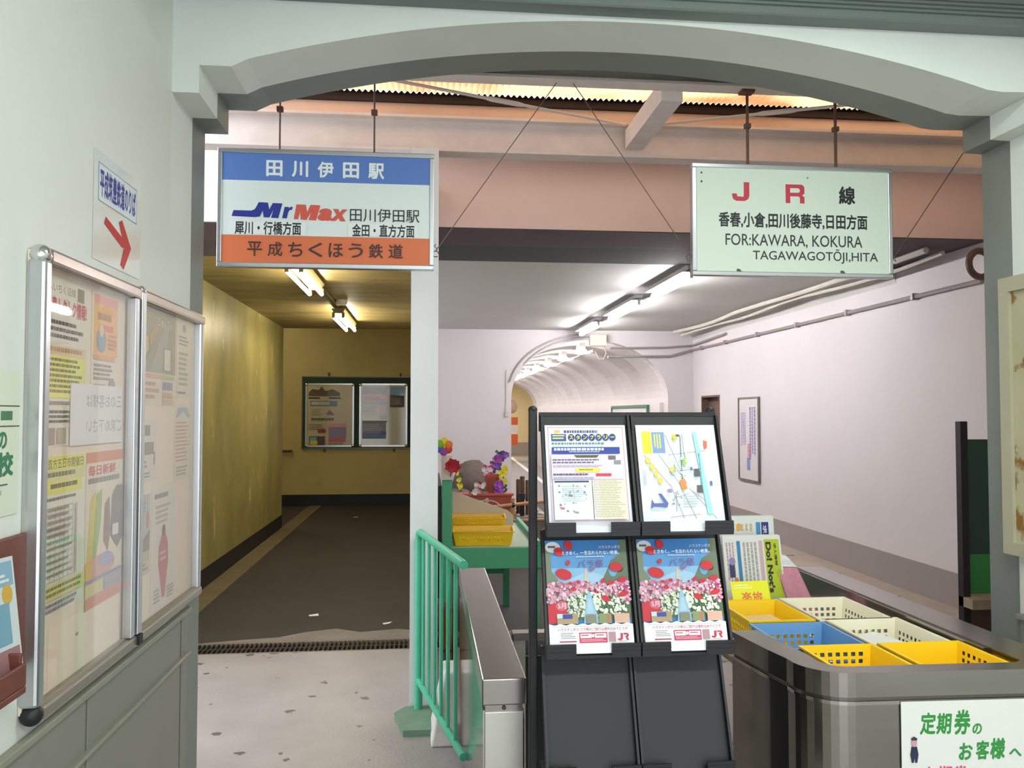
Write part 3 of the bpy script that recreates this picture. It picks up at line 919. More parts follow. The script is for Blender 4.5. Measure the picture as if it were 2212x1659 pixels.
case_sheet('poster', 'olive poster of a train ride, top of right case pane', 'poster', 2.592, 2.997, 1.528, 1.843, P)
P = Print(28, 60, 0.175, 0.29)
P.r(0, 0, 28, 60, '#ded3c4'); P.e(14, 8, 4, 3, '#9a8f80'); P.rows(4, 14, 20, 8, 3, '#8d8378', 1); P.rows(4, 26, 18, 26, 7, '#a89d90', 2); P.rows(2, 55, 20, 3, 1, '#6d655d', 3)
case_sheet('notice', 'slim cream notice at the far top corner of case', 'notice', 3.012, 3.187, 1.556, 1.846, P)
P = Print(50, 48, 0.212, 0.197)
P.r(0, 0, 50, 48, '#ded5c8'); P.rows(3, 5, 42, 10, 1, '#857c72', 1, dash=(0.08, 0.14), fill=0.8); P.rows(4, 18, 40, 12, 1, '#90867b', 2, dash=(0.08, 0.14), fill=0.8)
P.rows(3, 32, 30, 7, 2, '#c3766a', 3); P.rows(3, 41, 40, 5, 2, '#8f867c', 4); P.r(43, 26, 3, 10, '#8f867c')
case_sheet('notice', 'cream notice with large lines, middle of right case pane', 'notice', 2.596, 2.808, 1.289, 1.486, P)
P = Print(34, 52, 0.195, 0.272)
P.p([(0, 52), (0, 8), (5, 2), (12, 0), (22, 0), (30, 3), (34, 9), (34, 52)], '#ddd4c6'); P.p([(2, 10), (7, 3), (26, 3), (32, 10), (28, 10), (17, 6), (6, 10)], '#a3b2bd')
P.rows(2, 13, 30, 28, 11, '#cf8577', 1, dash=(0.4, 0.9), fill=0.35); P.rows(4, 43, 24, 7, 3, '#9a948c', 2)
case_sheet('notice', 'round-topped notice with red ruled lines in case', 'notice', 3.0, 3.195, 1.268, 1.54, P)
P = Print(40, 62, 0.155, 0.25)
P.r(0, 0, 40, 62, '#c9c2b8'); P.r(0, 0, 40, 34, '#b9bcbd'); P.p([(0, 44), (12, 30), (24, 34), (40, 28), (40, 44)], '#938276'); P.e(34, 20, 4, 7, '#c58a80'); P.r(0, 44, 40, 7, '#c9b48b'); P.rows(3, 53, 34, 7, 2, '#8d857b', 1); P.rows(4, 6, 28, 12, 4, '#9fa3a6', 2)
case_sheet('photograph', 'greyish hill photograph low beside the case stile', 'photograph', 2.598, 2.753, 1.0, 1.25, P)
P = Print(52, 84, 0.252, 0.405)
P.r(0, 0, 52, 84, '#e0d7ca'); P.rows(6, 6, 38, 6, 1, '#8d8378', 1, dash=(0.1, 0.2)); P.rows(9, 14, 32, 14, 4, '#b5aba0', 2)
P.p([(22, 34), (30, 34), (36, 42), (37, 54), (33, 66), (30, 78), (24, 78), (20, 66), (15, 54), (16, 42)], '#bf5f60'); P.e(26, 32, 4, 4, '#6d5d54'); P.rows(18, 46, 16, 8, 2, '#dba39f', 3)
P.rows(6, 70, 14, 10, 4, '#a79d92', 4); P.rows(34, 72, 16, 9, 4, '#a79d92', 5)
case_sheet('poster', 'cream poster with a red figure, lower right of case', 'poster', 2.768, 3.02, 0.864, 1.269, P)
# paper apron under the sheets in the left pane
P = Print(50, 20, 0.4, 0.15)
P.e(20, 8, 1.2, 0.6, '#a59b90')
case_sheet('backing_paper', 'blank cream backing paper at the bottom of the case', 'paper', 2.05, 2.5, 0.86, 1.0, P, mat('cream_backing', '#f0e0d0', 0.6))
# pale green plastic wrap at the case's near lower corner
mb = MB()
for k in range(9):
    a, z = math.sin(k * 1.9) * 0.006, 0.86 + k * 0.03
    mb.add([(-0.866, 1.966, z), (-0.862 + a, 1.985 + 0.02 * (9 - k) / 9, z), (-0.862, 1.985 + 0.02 * (8 - k) / 9, z + 0.03), (-0.866, 1.966, z + 0.03)], [(0, 1, 2, 3)])
tag(obj('plastic_wrap', mb, mat('mint_film', '#8fd0b4', 0.3), smooth=True), 'mint green plastic film in the case lower corner', 'film')

# ================================================================== ARROW NOTICE, GREEN NOTICE, LEAFLET BOX
P = Print(100, 82, 0.36, 0.295)
P.r(8, 8, 82, 29, '#d9e0e4'); P.frame(8, 8, 82, 29, 0.8, '#9aa0ac'); P.t('平成筑豊鉄道のりば', 11, 11, 76, 22, '#3c4494', bold=0.03)
P.p([(20, 52), (23, 46), (58, 55), (50, 44), (57, 41), (78, 60), (62, 80), (55, 77), (62, 62), (58, 63)], '#c23a38')
SLEEVE = mat('clear_sleeve', '#dcdcd7', 0.12, var=0.04, scale=3)
a = sheet('direction_notice', 'plastic-sleeved paper with blue words and red arrow on left wall', 'notice', (-0.878, 2.285, 1.912), *LW, 0.36, 0.297, P, SLEEVE, thick=0.001)
P = Print(40, 100, 0.16, 0.305)
P.r(0, 0, 40, 100, '#d6dcc8'); P.r(6, 24, 34, 1, '#4c5a48'); P.r(6, 38, 34, 1, '#4c5a48'); P.rows(20, 28, 16, 7, 1, '#3f7a55', 1, dash=(0.3, 0.5), fill=0.9)
P.t('の', 17, 42, 10, 12, '#2f7a53', bold=0.04); P.t('校', 17, 56, 17, 17, '#2f7a53', bold=0.04); P.r(14, 78, 14, 1, '#4c5a48'); P.rows(14, 82, 8, 12, 2, '#a9b3a0', 2)
sheet('green_notice', 'pale notice with green letters at the left picture edge', 'notice', (-0.878, 1.745, 1.287), *LW, 0.16, 0.305, P, PAPER)

WOOD_R = mat('red_brown_wood', '#6d3a2c', 0.5, var=0.2, scale=14, stretch=(1, 1, 4))
lb = thing('leaflet_box', 'small red-brown wooden leaflet box before the left wall', 'leaflet box', (-0.82, 1.6, 0.9))
obj('back_board', MB().box(-0.8785, -0.866, 1.66, 1.965, 0.955, 1.242), WOOD_R, lb, bevel=0.003)
obj('base_board', MB().box(-0.866, -0.80, 1.50, 1.79, 0.94, 0.955), WOOD_R, lb, bevel=0.003)
obj('front_rail', MB().box(-0.808, -0.80, 1.50, 1.79, 0.955, 1.0), WOOD_R, lb, bevel=0.003)
obj('side_board', MB().box(-0.866, -0.808, 1.78, 1.79, 0.955, 1.02), WOOD_R, lb, bevel=0.003)
P = Print(30, 62, 0.1, 0.255)
P.r(0, 0, 30, 62, '#c6d0cf'); P.r(2, 2, 26, 12, '#7fa8bd'); P.e(20, 18, 6, 5, '#c9a33f'); P.r(3, 22, 18, 20, '#6f9db0'); P.r(2, 44, 26, 14, '#9a6f74'); P.rows(4, 8, 20, 5, 2, '#e0e5e5', 1)
for i, (dy, dx, lab) in enumerate(((0.0, 0.0, 'blue leaflet standing in the wooden leaflet box, far one'), (-0.105, 0.006, 'blue leaflet standing in the wooden leaflet box, near one'))):
    sheet('leaflet', lab, 'leaflet', (-0.826 + dx, 1.73 + dy, 0.957), (0, 1, 0), (-0.10, 0.08, 1), 0.1, 0.255, P, PAPER, thick=0.004, group='leaflets in the wooden box')

# ================================================================== PAMPHLET RACK WITH FOUR FLYERS
rk = thing('pamphlet_rack', 'black two-column pamphlet rack standing in front of the gate', 'rack', (0.52, 2.15, 0))
for x in (0.265, 0.742):
    q = obj('post', MB().box(x, x + 0.021, 2.15, 2.175, 0.03, 1.512), BLACK_PL, rk, bevel=0.003)
    obj('post_cap', MB().ell((x + 0.0105, 2.1625, 1.512), (0.0125, 0.0145, 0.010), 12, 8), BLACK_PL, q, smooth=True)
    obj('foot', MB().box(x - 0.005, x + 0.026, 1.92, 2.38, 0.0, 0.03), BLACK_PL, rk, bevel=0.004)
obj('cross_bar', MB().box(0.286, 0.742, 2.155, 2.17, 0.20, 0.23), BLACK_PL, rk)
hb = obj('header', MB().box(0.29, 0.76, 2.148, 2.156, 1.455, 1.505), BLACK_PL, rk)
for k in range(4):
    obj('rib', MB().box(0.29, 0.76, 2.142, 2.148, 1.468 + k * 0.009, 1.473 + k * 0.009), BLACK_PL, hb)
TILT = Vector((0, -0.10, -0.285)).normalized()
for k in range(4):
    zt = 1.497 - 0.295 * k
    yb, zb = 2.046, zt - 0.29
    for c in range(2):
        x0, x1 = (0.292, 0.524) if c == 0 else (0.528, 0.762)
        tr = obj('tray', MB().hexa([(x0, yb, zb), (x1, yb, zb), (x1, yb + 0.006, zb), (x0, yb + 0.006, zb)],
                                   [(x0, 2.144, zt), (x1, 2.144, zt), (x1, 2.150, zt), (x0, 2.150, zt)]), SLATE_PL, rk)
        for xs in (x0, x1 - 0.006):
            mb = MB().hexa([(xs, yb - 0.022, zb), (xs + 0.006, yb - 0.022, zb), (xs + 0.006, yb, zb), (xs, yb, zb)],
                    [(xs, 2.130, zt), (xs + 0.006, 2.130, zt), (xs + 0.006, 2.144, zt), (xs, 2.144, zt)])
            obj('side_wall', mb, BLACK_PL, tr)
        wl_ = 0.072
        lp = MB().box(x0, x1, yb - 0.024, yb, zb - 0.006, zb)
        lp.box(x0, x0 + wl_, yb - 0.026, yb - 0.020, zb - 0.006, zb + 0.028).box(x1 - wl_, x1, yb - 0.026, yb - 0.020, zb - 0.006, zb + 0.028)
        for g in range(2):
            lp.box(x0, x0 + wl_, yb - 0.0275, yb - 0.026, zb + 0.004 + g * 0.010, zb + 0.010 + g * 0.010)
            lp.box(x1 - wl_, x1, yb - 0.0275, yb - 0.026, zb + 0.004 + g * 0.010, zb + 0.010 + g * 0.010)
        obj('lip', lp, BLACK_PL, tr)

def flyer_frame(k, c):
    zt = 1.497 - 0.295 * k
    x = 0.301 if c == 0 else 0.539
    up = Vector((0, 0.098, 0.29)).normalized()
    o = Vector((x, 2.046 - 0.010, zt - 0.289))
    return o, up
FWID, FHEI = 0.210, 0.278
def rally():
    P = Print(120, 158, FWID, FHEI)
    P.r(0, 0, 120, 158, '#dadae2'); P.frame(4, 3, 112, 139, 0.9, '#d98a9c')
    P.r(7, 6, 106, 30, '#dfeaf0'); P.e(18, 10, 5, 2.6, '#e8b85a'); P.rows(28, 8, 66, 4.5, 1, '#4d5680', 1, dash=(0.03, 0.06), fill=0.9)
    P.r(9, 13.5, 22, 11, '#3b4f9a'); P.rows(11, 15, 18, 8, 2, '#cfd77a', 2, dash=(0.15, 0.3))
    for i, ch in enumerate('スタンプラリー'):
        P.e(38.5 + i * 10.2, 19, 4.9, 5.4, '#2f3d86')
        P.t(ch, 35.6 + i * 10.2, 15.8 if ch != 'ー' else 18, 5.8, 6.4 if ch != 'ー' else 1.6, '#e8d83a', bold=0.03)
    P.rows(9, 27, 98, 5, 1, '#7a827c', 3, dash=(0.02, 0.05), fill=0.6)
    P.r(9, 34, 100, 10, '#2c3f96'); P.rows(12, 35.5, 94, 4, 1, '#e6eaf4', 4, dash=(0.03, 0.08), fill=0.9); P.rows(34, 40.3, 50, 2.6, 1, '#b7c0e0', 5)
    P.r(7, 45, 106, 37, '#dccde6')
    P.p([(40, 46), (78, 46), (74, 50), (44, 50)], '#57592f'); P.rows(9, 52, 72, 8, 2, '#6b6378', 6, dash=(0.04, 0.1)); P.rows(9, 61, 90, 4, 2, '#a99fb8', 7)
    P.r(91, 47, 11, 6, '#6d6468'); P.r(99, 54, 10, 6, '#8c8a90')
    P.p([(40, 67), (44, 65.5), (76, 65.5), (79, 67), (76, 71.5), (44, 71.5)], '#e8d94a'); P.rows(47, 67, 26, 3.5, 1, '#9a8a2c', 8)
    P.rows(9, 73.5, 60, 4.5, 1, '#5d5566', 9, dash=(0.04, 0.1)); P.rows(71, 73.5, 26, 4.5, 1, '#cc3a4c', 10, dash=(0.1, 0.2), fill=0.9); P.rows(9, 79, 70, 3, 1, '#9f95ab', 11)
    P.r(8, 83, 56, 57, '#dfecf0'); P.r(10, 84, 50, 2.8, '#3c4660')
    P.dots(16, 90, 42, 40, 26, ('#8d9aa4', '#a87f86', '#7f8fae'), 0.9, 2.2, 12); P.line(36, 88, 38, 112, 0.6, '#b0bcc2'); P.line(20, 96, 56, 104, 0.5, '#b0bcc2')
    P.rows(20, 92, 34, 24, 8, '#a5adb2', 13, dash=(0.05, 0.12), fill=0.3); P.e(20, 124, 3.4, 1.6, '#b8767a'); P.e(40, 130, 3, 1.4, '#8b8f96')
    P.r(65, 83, 48, 57, '#e6e0c2'); P.r(65, 83, 10, 57, '#e9e6d8'); P.rows(66, 84.5, 46, 54, 22, '#a59f86', 14, dash=(0.05, 0.16), fill=0.35)
    return P
o_, up_ = flyer_frame(0, 0)
def flyer(nm, lab, k, c, P, group=None):
    o_, up_ = flyer_frame(k, c)
    f = sheet(nm, lab, 'flyer', o_, (1, 0, 0), up_, FWID, FHEI, P, PAPER, thick=0.008, group=group)
    return f
flyer('flyer', 'stamp rally flyer with pink border in the rack top left tray', 0, 0, rally())
P = Print(120, 158, FWID, FHEI)
P.r(0, 0, 120, 158, '#dbe3e4')
P.r(8, 10, 14, 34, '#e6dc3a'); P.r(23, 11, 19, 32, '#7f97c2'); P.rows(26, 14, 12, 26, 3, '#d6d864', 1, vertical=True, dash=(0.1, 0.3))
for a_ in ((43, 14, 62, 70), (66, 16, 62, 100), (62, 100, 78, 140), (69, 14, 70, 60), (72, 96, 108, 140), (9, 46, 44, 92), (46, 46, 100, 40), (60, 70, 96, 66), (48, 110, 70, 104), (40, 138, 84, 134), (52, 100, 50, 130), (70, 90, 52, 60), (30, 44, 60, 92), (76, 100, 100, 120), (44, 90, 60, 140)):
    P.line(*a_, 0.7, '#8a9096')
for k in range(26):
    P.line(66 - k * 0.15, 18 + k * 3, 66 - k * 0.15, 19.6 + k * 3, 1.4, '#5a5f66', False)
P.p([(85, 11), (91, 11), (103, 134), (95, 134)], '#9ed3d8'); P.rows(90, 44, 4, 60, 1, '#5f9ea8', 2, vertical=True)
P.r(66, 48, 5, 14, '#a3cf62'); P.p([(58, 84), (66, 83), (69, 97), (60, 99)], '#e08a4a'); P.p([(100, 24), (106, 26), (105, 36), (101, 38)], '#dc6b52')
for i in range(4):
    P.e(14 + i * 5.2, 54 + i * 10.2, 4, 5, '#dfc862')
P.p([(44, 66), (52, 64), (53, 72), (46, 74)], '#e3c650'); P.p([(53, 16), (60, 14), (61, 22), (55, 24)], '#d9bf3a'); P.e(62, 17, 3, 2, '#4d5680')
P.r(81, 68, 8, 11, '#5a5458'); P.r(83, 92, 8, 11, '#5a5458'); P.r(76, 65, 3, 5, '#5c68ae'); P.r(103, 86, 3.4, 7, '#5c68ae')
P.p([(14, 112), (17, 118), (32, 118), (24, 104), (29, 104), (38, 118), (36, 124), (16, 123), (12, 126)], '#5a62a4')
P.e(42, 100, 4, 3, '#9a84b8'); P.dots(44, 100, 14, 22, 16, ('#c98f94', '#8fa0a8'), 0.8, 1.5, 3); P.dots(44, 44, 30, 40, 22, ('#cfd8da', '#b9c2c4'), 1.2, 2.6, 5)
P.rows(60, 108, 24, 18, 5, '#a5adb2', 4, dash=(0.1, 0.2), fill=0.3); P.rows(5, 70, 5, 24, 2, '#a9b1b5', 6, vertical=True, fill=0.4)
flyer('flyer', 'hand-drawn town map flyer in the rack top right tray', 0, 1, P)
def roses():
    P = Print(120, 158, FWID, FHEI)
    P.r(0, 0, 120, 119, '#3f86cc'); P.p([(0, 22), (120, 22), (120, 60), (0, 60)], '#5f9fd8'); P.p([(0, 40), (120, 40), (120, 72), (0, 72)], '#8fbfe4')
    P.p([(20, 62), (48, 50), (64, 44), (84, 52), (100, 62), (84, 74), (30, 74)], '#a9d0ec')
    P.p([(0, 4), (8, 10), (8, 44), (18, 58), (42, 70), (0, 74)], '#7f8a72'); P.p([(120, 0), (110, 0), (108, 22), (96, 30), (86, 50), (76, 66), (120, 72)], '#6d7a62')
    P.e(98, 44, 6, 9, '#6fb0de'); P.e(108, 42, 5, 5, '#2d3b30')
    P.e(11, 10, 11, 8, '#e6e9ea'); P.rows(4, 8, 14, 5, 1, '#4c4c58', 1, dash=(0.15, 0.3))
    P.p([(54, 70), (56, 44), (58, 40), (60, 44), (62, 70)], '#d6c6b8'); P.r(52, 64, 12, 8, '#c9b3a2')
    P.p([(0, 66), (30, 64), (58, 73), (62, 73), (90, 64), (120, 62), (120, 112), (0, 112)], '#56704c')
    tri_l = lambda x, y: y > 60 + abs(x - 60) * 0.02 and y < 74 + (60 - x) * 0.28 and x < 58
    tri_r = lambda x, y: y > 60 and y < 74 + (x - 60) * 0.30 and x > 62
    P.dots(0, 60, 60, 34, 190, ('#7a4458', '#d98aa8', '#e6b3c6', '#c76a90', '#efd3dc', '#e3a2bb'), 1.5, 3.4, 2, tri_l)
    P.dots(60, 58, 60, 40, 190, ('#6d2f4a', '#d06a94', '#e6b3c6', '#c24a7c', '#efd3dc', '#e3a2bb'), 1.5, 3.4, 3, tri_r)
    wl_l = lambda x, y: y > 73 + (60 - x) * 0.35 and y > 74 + (x - 30) * 0.0 and x < 60 - (y - 74) * 0.18
    wl_r = lambda x, y: y > 73 + (x - 60) * 0.18 and x > 62 + (y - 74) * 0.25
    P.dots(28, 74, 34, 34, 150, ('#4d6a42', '#6d8a58', '#d6e0c8', '#e9efe0', '#e6ead8'), 1.3, 2.8, 4, wl_l)
    P.dots(62, 74, 50, 34, 170, ('#44633c', '#5d7f4e', '#dbe6d0', '#eef3e6', '#e6ead8'), 1.4, 3.2, 5, wl_r)
    P.p([(60, 72), (63, 78), (74, 118), (50, 118), (57, 78)], '#9cc4de'); P.p([(58.5, 84), (62.5, 84), (66, 104), (55, 104)], '#b3d2e6')
    P.p([(0, 92), (16, 88), (30, 104), (14, 116), (0, 118)], '#cf3040'); P.e(20, 93, 9, 7, '#dd5a78'); P.t('5月', 14, 89, 12, 8, '#f0d9de', bold=0.02)
    for x, y, w, h, r_ in ((20, 17, 8, 6, 20), (34, 8, 6, 7, -20), (25, 49, 12, 7.5, 15), (102, 40, 9.5, 6.5, 0), (32, 33, 3, 4, 30), (46, 60, 3, 2, 30), (82, 58, 3.5, 2, -20), (93, 62, 5, 2.6, -8), (110, 58, 7, 3.4, -14), (84, 84, 7, 4, 20), (110, 78, 8, 3.6, -18), (34, 62, 3.5, 2, 10), (72, 75, 3, 1.8, 10), (38, 70, 4.4, 2.4, 12)):
        P.e(x, y, w, h, '#d02632', 14, r_)
    P.t('ハウステンボス', 78, 9, 32, 4.6, '#dfe9f4', bold=0.02)
    P.t('ときめく、一生忘れられない絶景。', 24, 16, 84, 6, '#eef3f8', bold=0.015); P.rows(44, 24, 44, 2.6, 1, '#cfe0f0', 6)
    P.t('バラ祭', 46, 29, 38, 12, '#8a4a86', bold=0.0); P.p([(62, 42), (72, 40), (70, 43), (64, 47)], '#9a6a98')
    P.r(12, 104, 30, 14, '#b59c76'); P.r(20, 105, 14, 6, '#3a4aa0'); P.r(12, 104, 8, 6, '#cfdde6'); P.r(72, 105, 18, 13, '#8f9a6c'); P.r(84, 106, 3, 12, '#d07058'); P.r(94, 105, 22, 13, '#dfb39c'); P.r(54, 106, 14, 12, '#8b8a72')
    P.p([(0, 118)] + [(k * 8, 117.5 + (2.4 if k % 2 else 0)) for k in range(16)] + [(120, 158), (0, 158)], '#e9e9ea')
    P.r(5, 121.5, 110, 0.5, '#c9b3b8'); P.t('ハウステンボス バラ祭のご旅行は便利なJRでどうぞ', 12, 123.5, 100, 5, '#c55a78', bold=0.01)
    P.rows(16, 130, 22, 9, 4, '#8d8a8e', 7, dash=(0.1, 0.25), fill=0.35); P.r(14, 141, 24, 1.6, '#a8324e')
    P.r(42, 130, 40, 14, '#c83a5e'); P.r(43.5, 131.5, 16, 6, '#efe6e9'); P.r(64, 131.5, 16.5, 6, '#efe6e9'); P.rows(45, 133, 13, 3, 1, '#c06a80', 8, dash=(0.1, 0.3)); P.rows(66, 133, 13, 3, 1, '#c06a80', 9, dash=(0.1, 0.3)); P.e(61.5, 134.5, 2, 2.4, '#efe6e9'); P.rows(44, 139, 36, 4, 2, '#e6a9ba', 10)
    P.r(84, 130, 10, 13, '#b48a92')
    P.p([(101, 132), (104, 132), (104, 139), (102, 141.5), (98, 141.5), (96, 139.6), (99, 138.8), (100.4, 139.4), (101, 138.6)], '#c02a44')
    P.p([(105, 132), (111, 132), (112.6, 133.6), (112.6, 136), (110.8, 137.6), (112.8, 141.5), (110, 141.5), (108, 137.4), (108, 135.4), (110, 135.2), (110, 134), (105, 134)], '#c02a44')
    P.rows(100, 142.4, 10, 1.2, 1, '#a9a2a6', 11)
    return P
f3 = flyer('flyer', 'rose festival flyer in the rack left column, second tray', 1, 0, roses(), 'rose festival flyers')
o_, up_ = flyer_frame(1, 1)
dup(f3, label='rose festival flyer in the rack right column, second tray', mtx=frame_matrix(o_, (1, 0, 0), up_))
# ================================================================== TICKET GATE
g1 = thing('gate_barrier', 'long stainless gate barrier between railing and pamphlet rack', 'barrier', (0.213, 3.1, 0))
obj('top_cap', MB().box(0.152, 0.274, 2.287, 3.935, 0.708, 0.78), STEEL, g1, bevel=0.004)
obj('neck_plate', MB().box(0.162, 0.264, 2.30, 3.92, 0.688, 0.708), STEEL, g1)
obj('end_panel', MB().box(0.160, 0.266, 2.296, 2.306, 0.0, 0.688), mat('pale_brushed_steel', '#cfccc4', 0.4, metal=0.85, var=0.05, scale=6), g1, bevel=0.002)
obj('side_panel', MB().box(0.156, 0.162, 2.306, 3.92, 0.03, 0.69), STEEL_POL, g1)
obj('side_panel', MB().box(0.264, 0.270, 2.306, 3.92, 0.03, 0.69), STEEL_POL, g1)
obj('bolt', MB().ell((0.213, 2.298, 0.698), (0.006, 0.004, 0.006)), RUST, g1, smooth=True)
g2 = thing('gate_bar', 'low stainless gate bar behind the pamphlet rack', 'barrier', (0.6, 2.78, 0))
obj('top_slab', MB().box(0.284, 0.86, 2.75, 2.80, 0.755, 0.78), STEEL, g2, bevel=0.003)
obj('stile', MB().box(0.288, 0.326, 2.756, 2.79, 0, 0.755), mat('pale_brushed_steel', '#cfccc4', 0.4), g2)
obj('stile', MB().box(0.818, 0.856, 2.756, 2.79, 0, 0.755), mat('pale_brushed_steel', '#cfccc4', 0.4), g2)
obj('front_rail', MB().box(0.326, 0.818, 2.757, 2.78, 0.705, 0.755), STEEL, g2)
obj('front_panel', MB().box(0.326, 0.818, 2.765, 2.78, 0.08, 0.70), BLACK_PL, g2)

# ================================================================== GREEN RAILING
A, B = Vector((-0.037, 4.25, 0)), Vector((0.146, 3.285, 0))
def along(t, z):
    p = A.lerp(B, t)
    return (p.x, p.y, z)
rl = thing('green_railing', 'mint green tubular railing leading to the gate barrier', 'railing', tuple(A))
obj('top_rail', MB().tube([along(0, 0.86), along(0.0, 0.885), along(0.012, 0.903), along(0.04, 0.91), along(1, 0.91)], 0.018, 12), GREEN_MINT, rl, smooth=True)
obj('bottom_rail', MB().tube([along(0, 0.17), along(1.0, 0.17)], 0.016, 10), GREEN_MINT, rl, smooth=True)
obj('post', MB().tube([along(0, 0.03), along(0, 0.87)], 0.021, 14), GREEN_MINT, rl, smooth=True)
for k in range(6):
    t = 0.13 + k * 0.145
    obj('baluster', MB().tube([along(t, 0.175), along(t, 0.905)], 0.0085, 8), GREEN_MINT, rl, smooth=True)
obj('base_plate', MB().prism([(-0.155, 4.20), (-0.105, 3.96), (0.035, 3.96), (0.035, 4.285), (-0.10, 4.285)], 'z', 0.0, 0.03), mat('worn_green_plate', '#6f8f78', 0.6, var=0.2, scale=9), rl)

mb = MB().hexa([(0.022, 3.82, 0), (0.146, 3.82, 0), (0.146, 4.12, 0), (0.02, 4.12, 0)], [(0.085, 3.88, 0.315), (0.142, 3.88, 0.315), (0.142, 4.08, 0.315), (0.08, 4.08, 0.315)])
tag(obj('concrete_block', mb, CONC_WHITE, bevel=0.01), 'white tapered concrete block behind the green railing', 'block')
br = thing('straw_bundle', 'small bundle of dry straw behind the white block', 'straw', (0.10, 4.3, 0))
rnd = random.Random(4)
mb = MB()
for k in range(46):
    x, y = 0.115 + rnd.uniform(-0.035, 0.035), 4.5 + rnd.uniform(-0.03, 0.03)
    mb.tube([(x, y, 0.0), (x + rnd.uniform(-0.02, 0.02), y + rnd.uniform(-0.02, 0.02), 0.42 + rnd.random() * 0.08)], 0.003, 4)
o = obj('bristles', mb, mat('dry_straw', '#8a6a35', 0.8), br)
o['kind'] = 'stuff'
obj('binding', MB().tube([(0.115 + 0.04 * math.cos(a), 4.5 + 0.035 * math.sin(a), 0.25) for a in [i * math.pi / 8 for i in range(16)]], 0.006, 6, closed=True), BLACK_PL, br)

# ================================================================== GREEN DISPLAY TABLE
tb = thing('display_table', 'green wooden display table beside the white post', 'table', (0.42, 6.1, 0))
obj('table_top', MB().box(0.10, 0.74, 5.52, 6.75, 0.605, 0.625), GREEN_TOP, tb)
obj('front_rail', MB().box(0.168, 0.76, 5.49, 5.52, 0.486, 0.621), GREEN_TBL, tb, bevel=0.003)
obj('side_rail', MB().box(0.725, 0.755, 5.52, 6.78, 0.56, 0.66), GREEN_TBL, tb, bevel=0.003)
obj('post', MB().box(0.102, 0.168, 5.48, 5.545, 0, 1.072), GREEN_TBL, tb, bevel=0.003)
for x, y in ((0.70, 5.53), (0.60, 6.55), (0.12, 6.65)):
    obj('leg', MB().box(x, x + 0.05, y, y + 0.05, 0, 0.605), GREEN_TBL, tb, bevel=0.002)
obj('stretcher', MB().box(0.15, 0.62, 6.57, 6.60, 0.25, 0.30), GREEN_TBL, tb)
obj('back_board', MB().prism([(0.17, 0.626), (0.17, 0.94), (0.21, 0.93), (0.60, 0.79), (0.635, 0.755), (0.635, 0.626)], 'y', 6.12, 6.14), mat('cream_board', '#d6cdbd', 0.6, var=0.04, scale=4), tb)
obj('side_board', MB().box(0.07, 0.10, 5.5, 6.7, 0.3, 1.03), BLACK_BASE, tb)
obj('top_moulding', MB().prism([(5.46, 1.072), (5.56, 1.072), (5.75, 1.22), (5.65, 1.22)], 'x', 0.10, 0.172), mat('cream_board', '#d6cdbd', 0.6), tb)

# ================================================================== PERFORATED BASKETS
def basket_mesh(w, d, h, flare=0.018, holes=('front', 'back', 'left', 'right'), hole=0.0125, gap=0.0095, zr=(0.30, 0.93)):
    """open tapered tray; side walls carry rows of square holes"""
    mb = MB()
    def wall(p00, p10, p11, p01, perf):
        L = (Vector(p10) - Vector(p00)).length
        H = (Vector(p01) - Vector(p00)).length
        def at(u, v):
            a, b = Vector(p00).lerp(Vector(p10), u), Vector(p01).lerp(Vector(p11), u)
            return tuple(a.lerp(b, v))
        if not perf:
            mb.quad(p00, p10, p11, p01)
            return
        us = [0.0]
        n = int((L * 0.9) / (hole + gap))
        st = (L - n * (hole + gap) + gap) / 2
        for k in range(n):
            us += [(st + k * (hole + gap)) / L, (st + k * (hole + gap) + hole) / L]
        us.append(1.0)
        vs_ = [0.0]
        m_ = max(1, int((H * (zr[1] - zr[0])) / (hole + gap)))
        sv = H * zr[0]
        for k in range(m_):
            vs_ += [(sv + k * (hole + gap)) / H, (sv + k * (hole + gap) + hole) / H]
        vs_.append(1.0)
        g = [[at(u, v) for u in us] for v in vs_]
        b0 = len(mb.v)
        nu = len(us)
        for row in g:
            mb.v += row
        for j in range(len(vs_) - 1):
            for i in range(nu - 1):
                if i % 2 == 1 and j % 2 == 1:
                    continue
                mb.f.append((b0 + j * nu + i, b0 + j * nu + i + 1, b0 + (j + 1) * nu + i + 1, b0 + (j + 1) * nu + i))
                mb.m.append(0)
    f = flare
    x0, x1, y0, y1 = -w / 2, w / 2, -d / 2, d / 2
    b = [(x0 + f, y0 + f, 0), (x1 - f, y0 + f, 0), (x1 - f, y1 - f, 0), (x0 + f, y1 - f, 0)]
    t = [(x0, y0, h), (x1, y0, h), (x1, y1, h), (x0, y1, h)]
    for nm, i, j in (('front', 0, 1), ('right', 1, 2), ('back', 2, 3), ('left', 3, 0)):
        wall(b[i], b[j], t[j], t[i], nm in holes)
    mb.quad(b[0], b[3], b[2], b[1])
    return mb
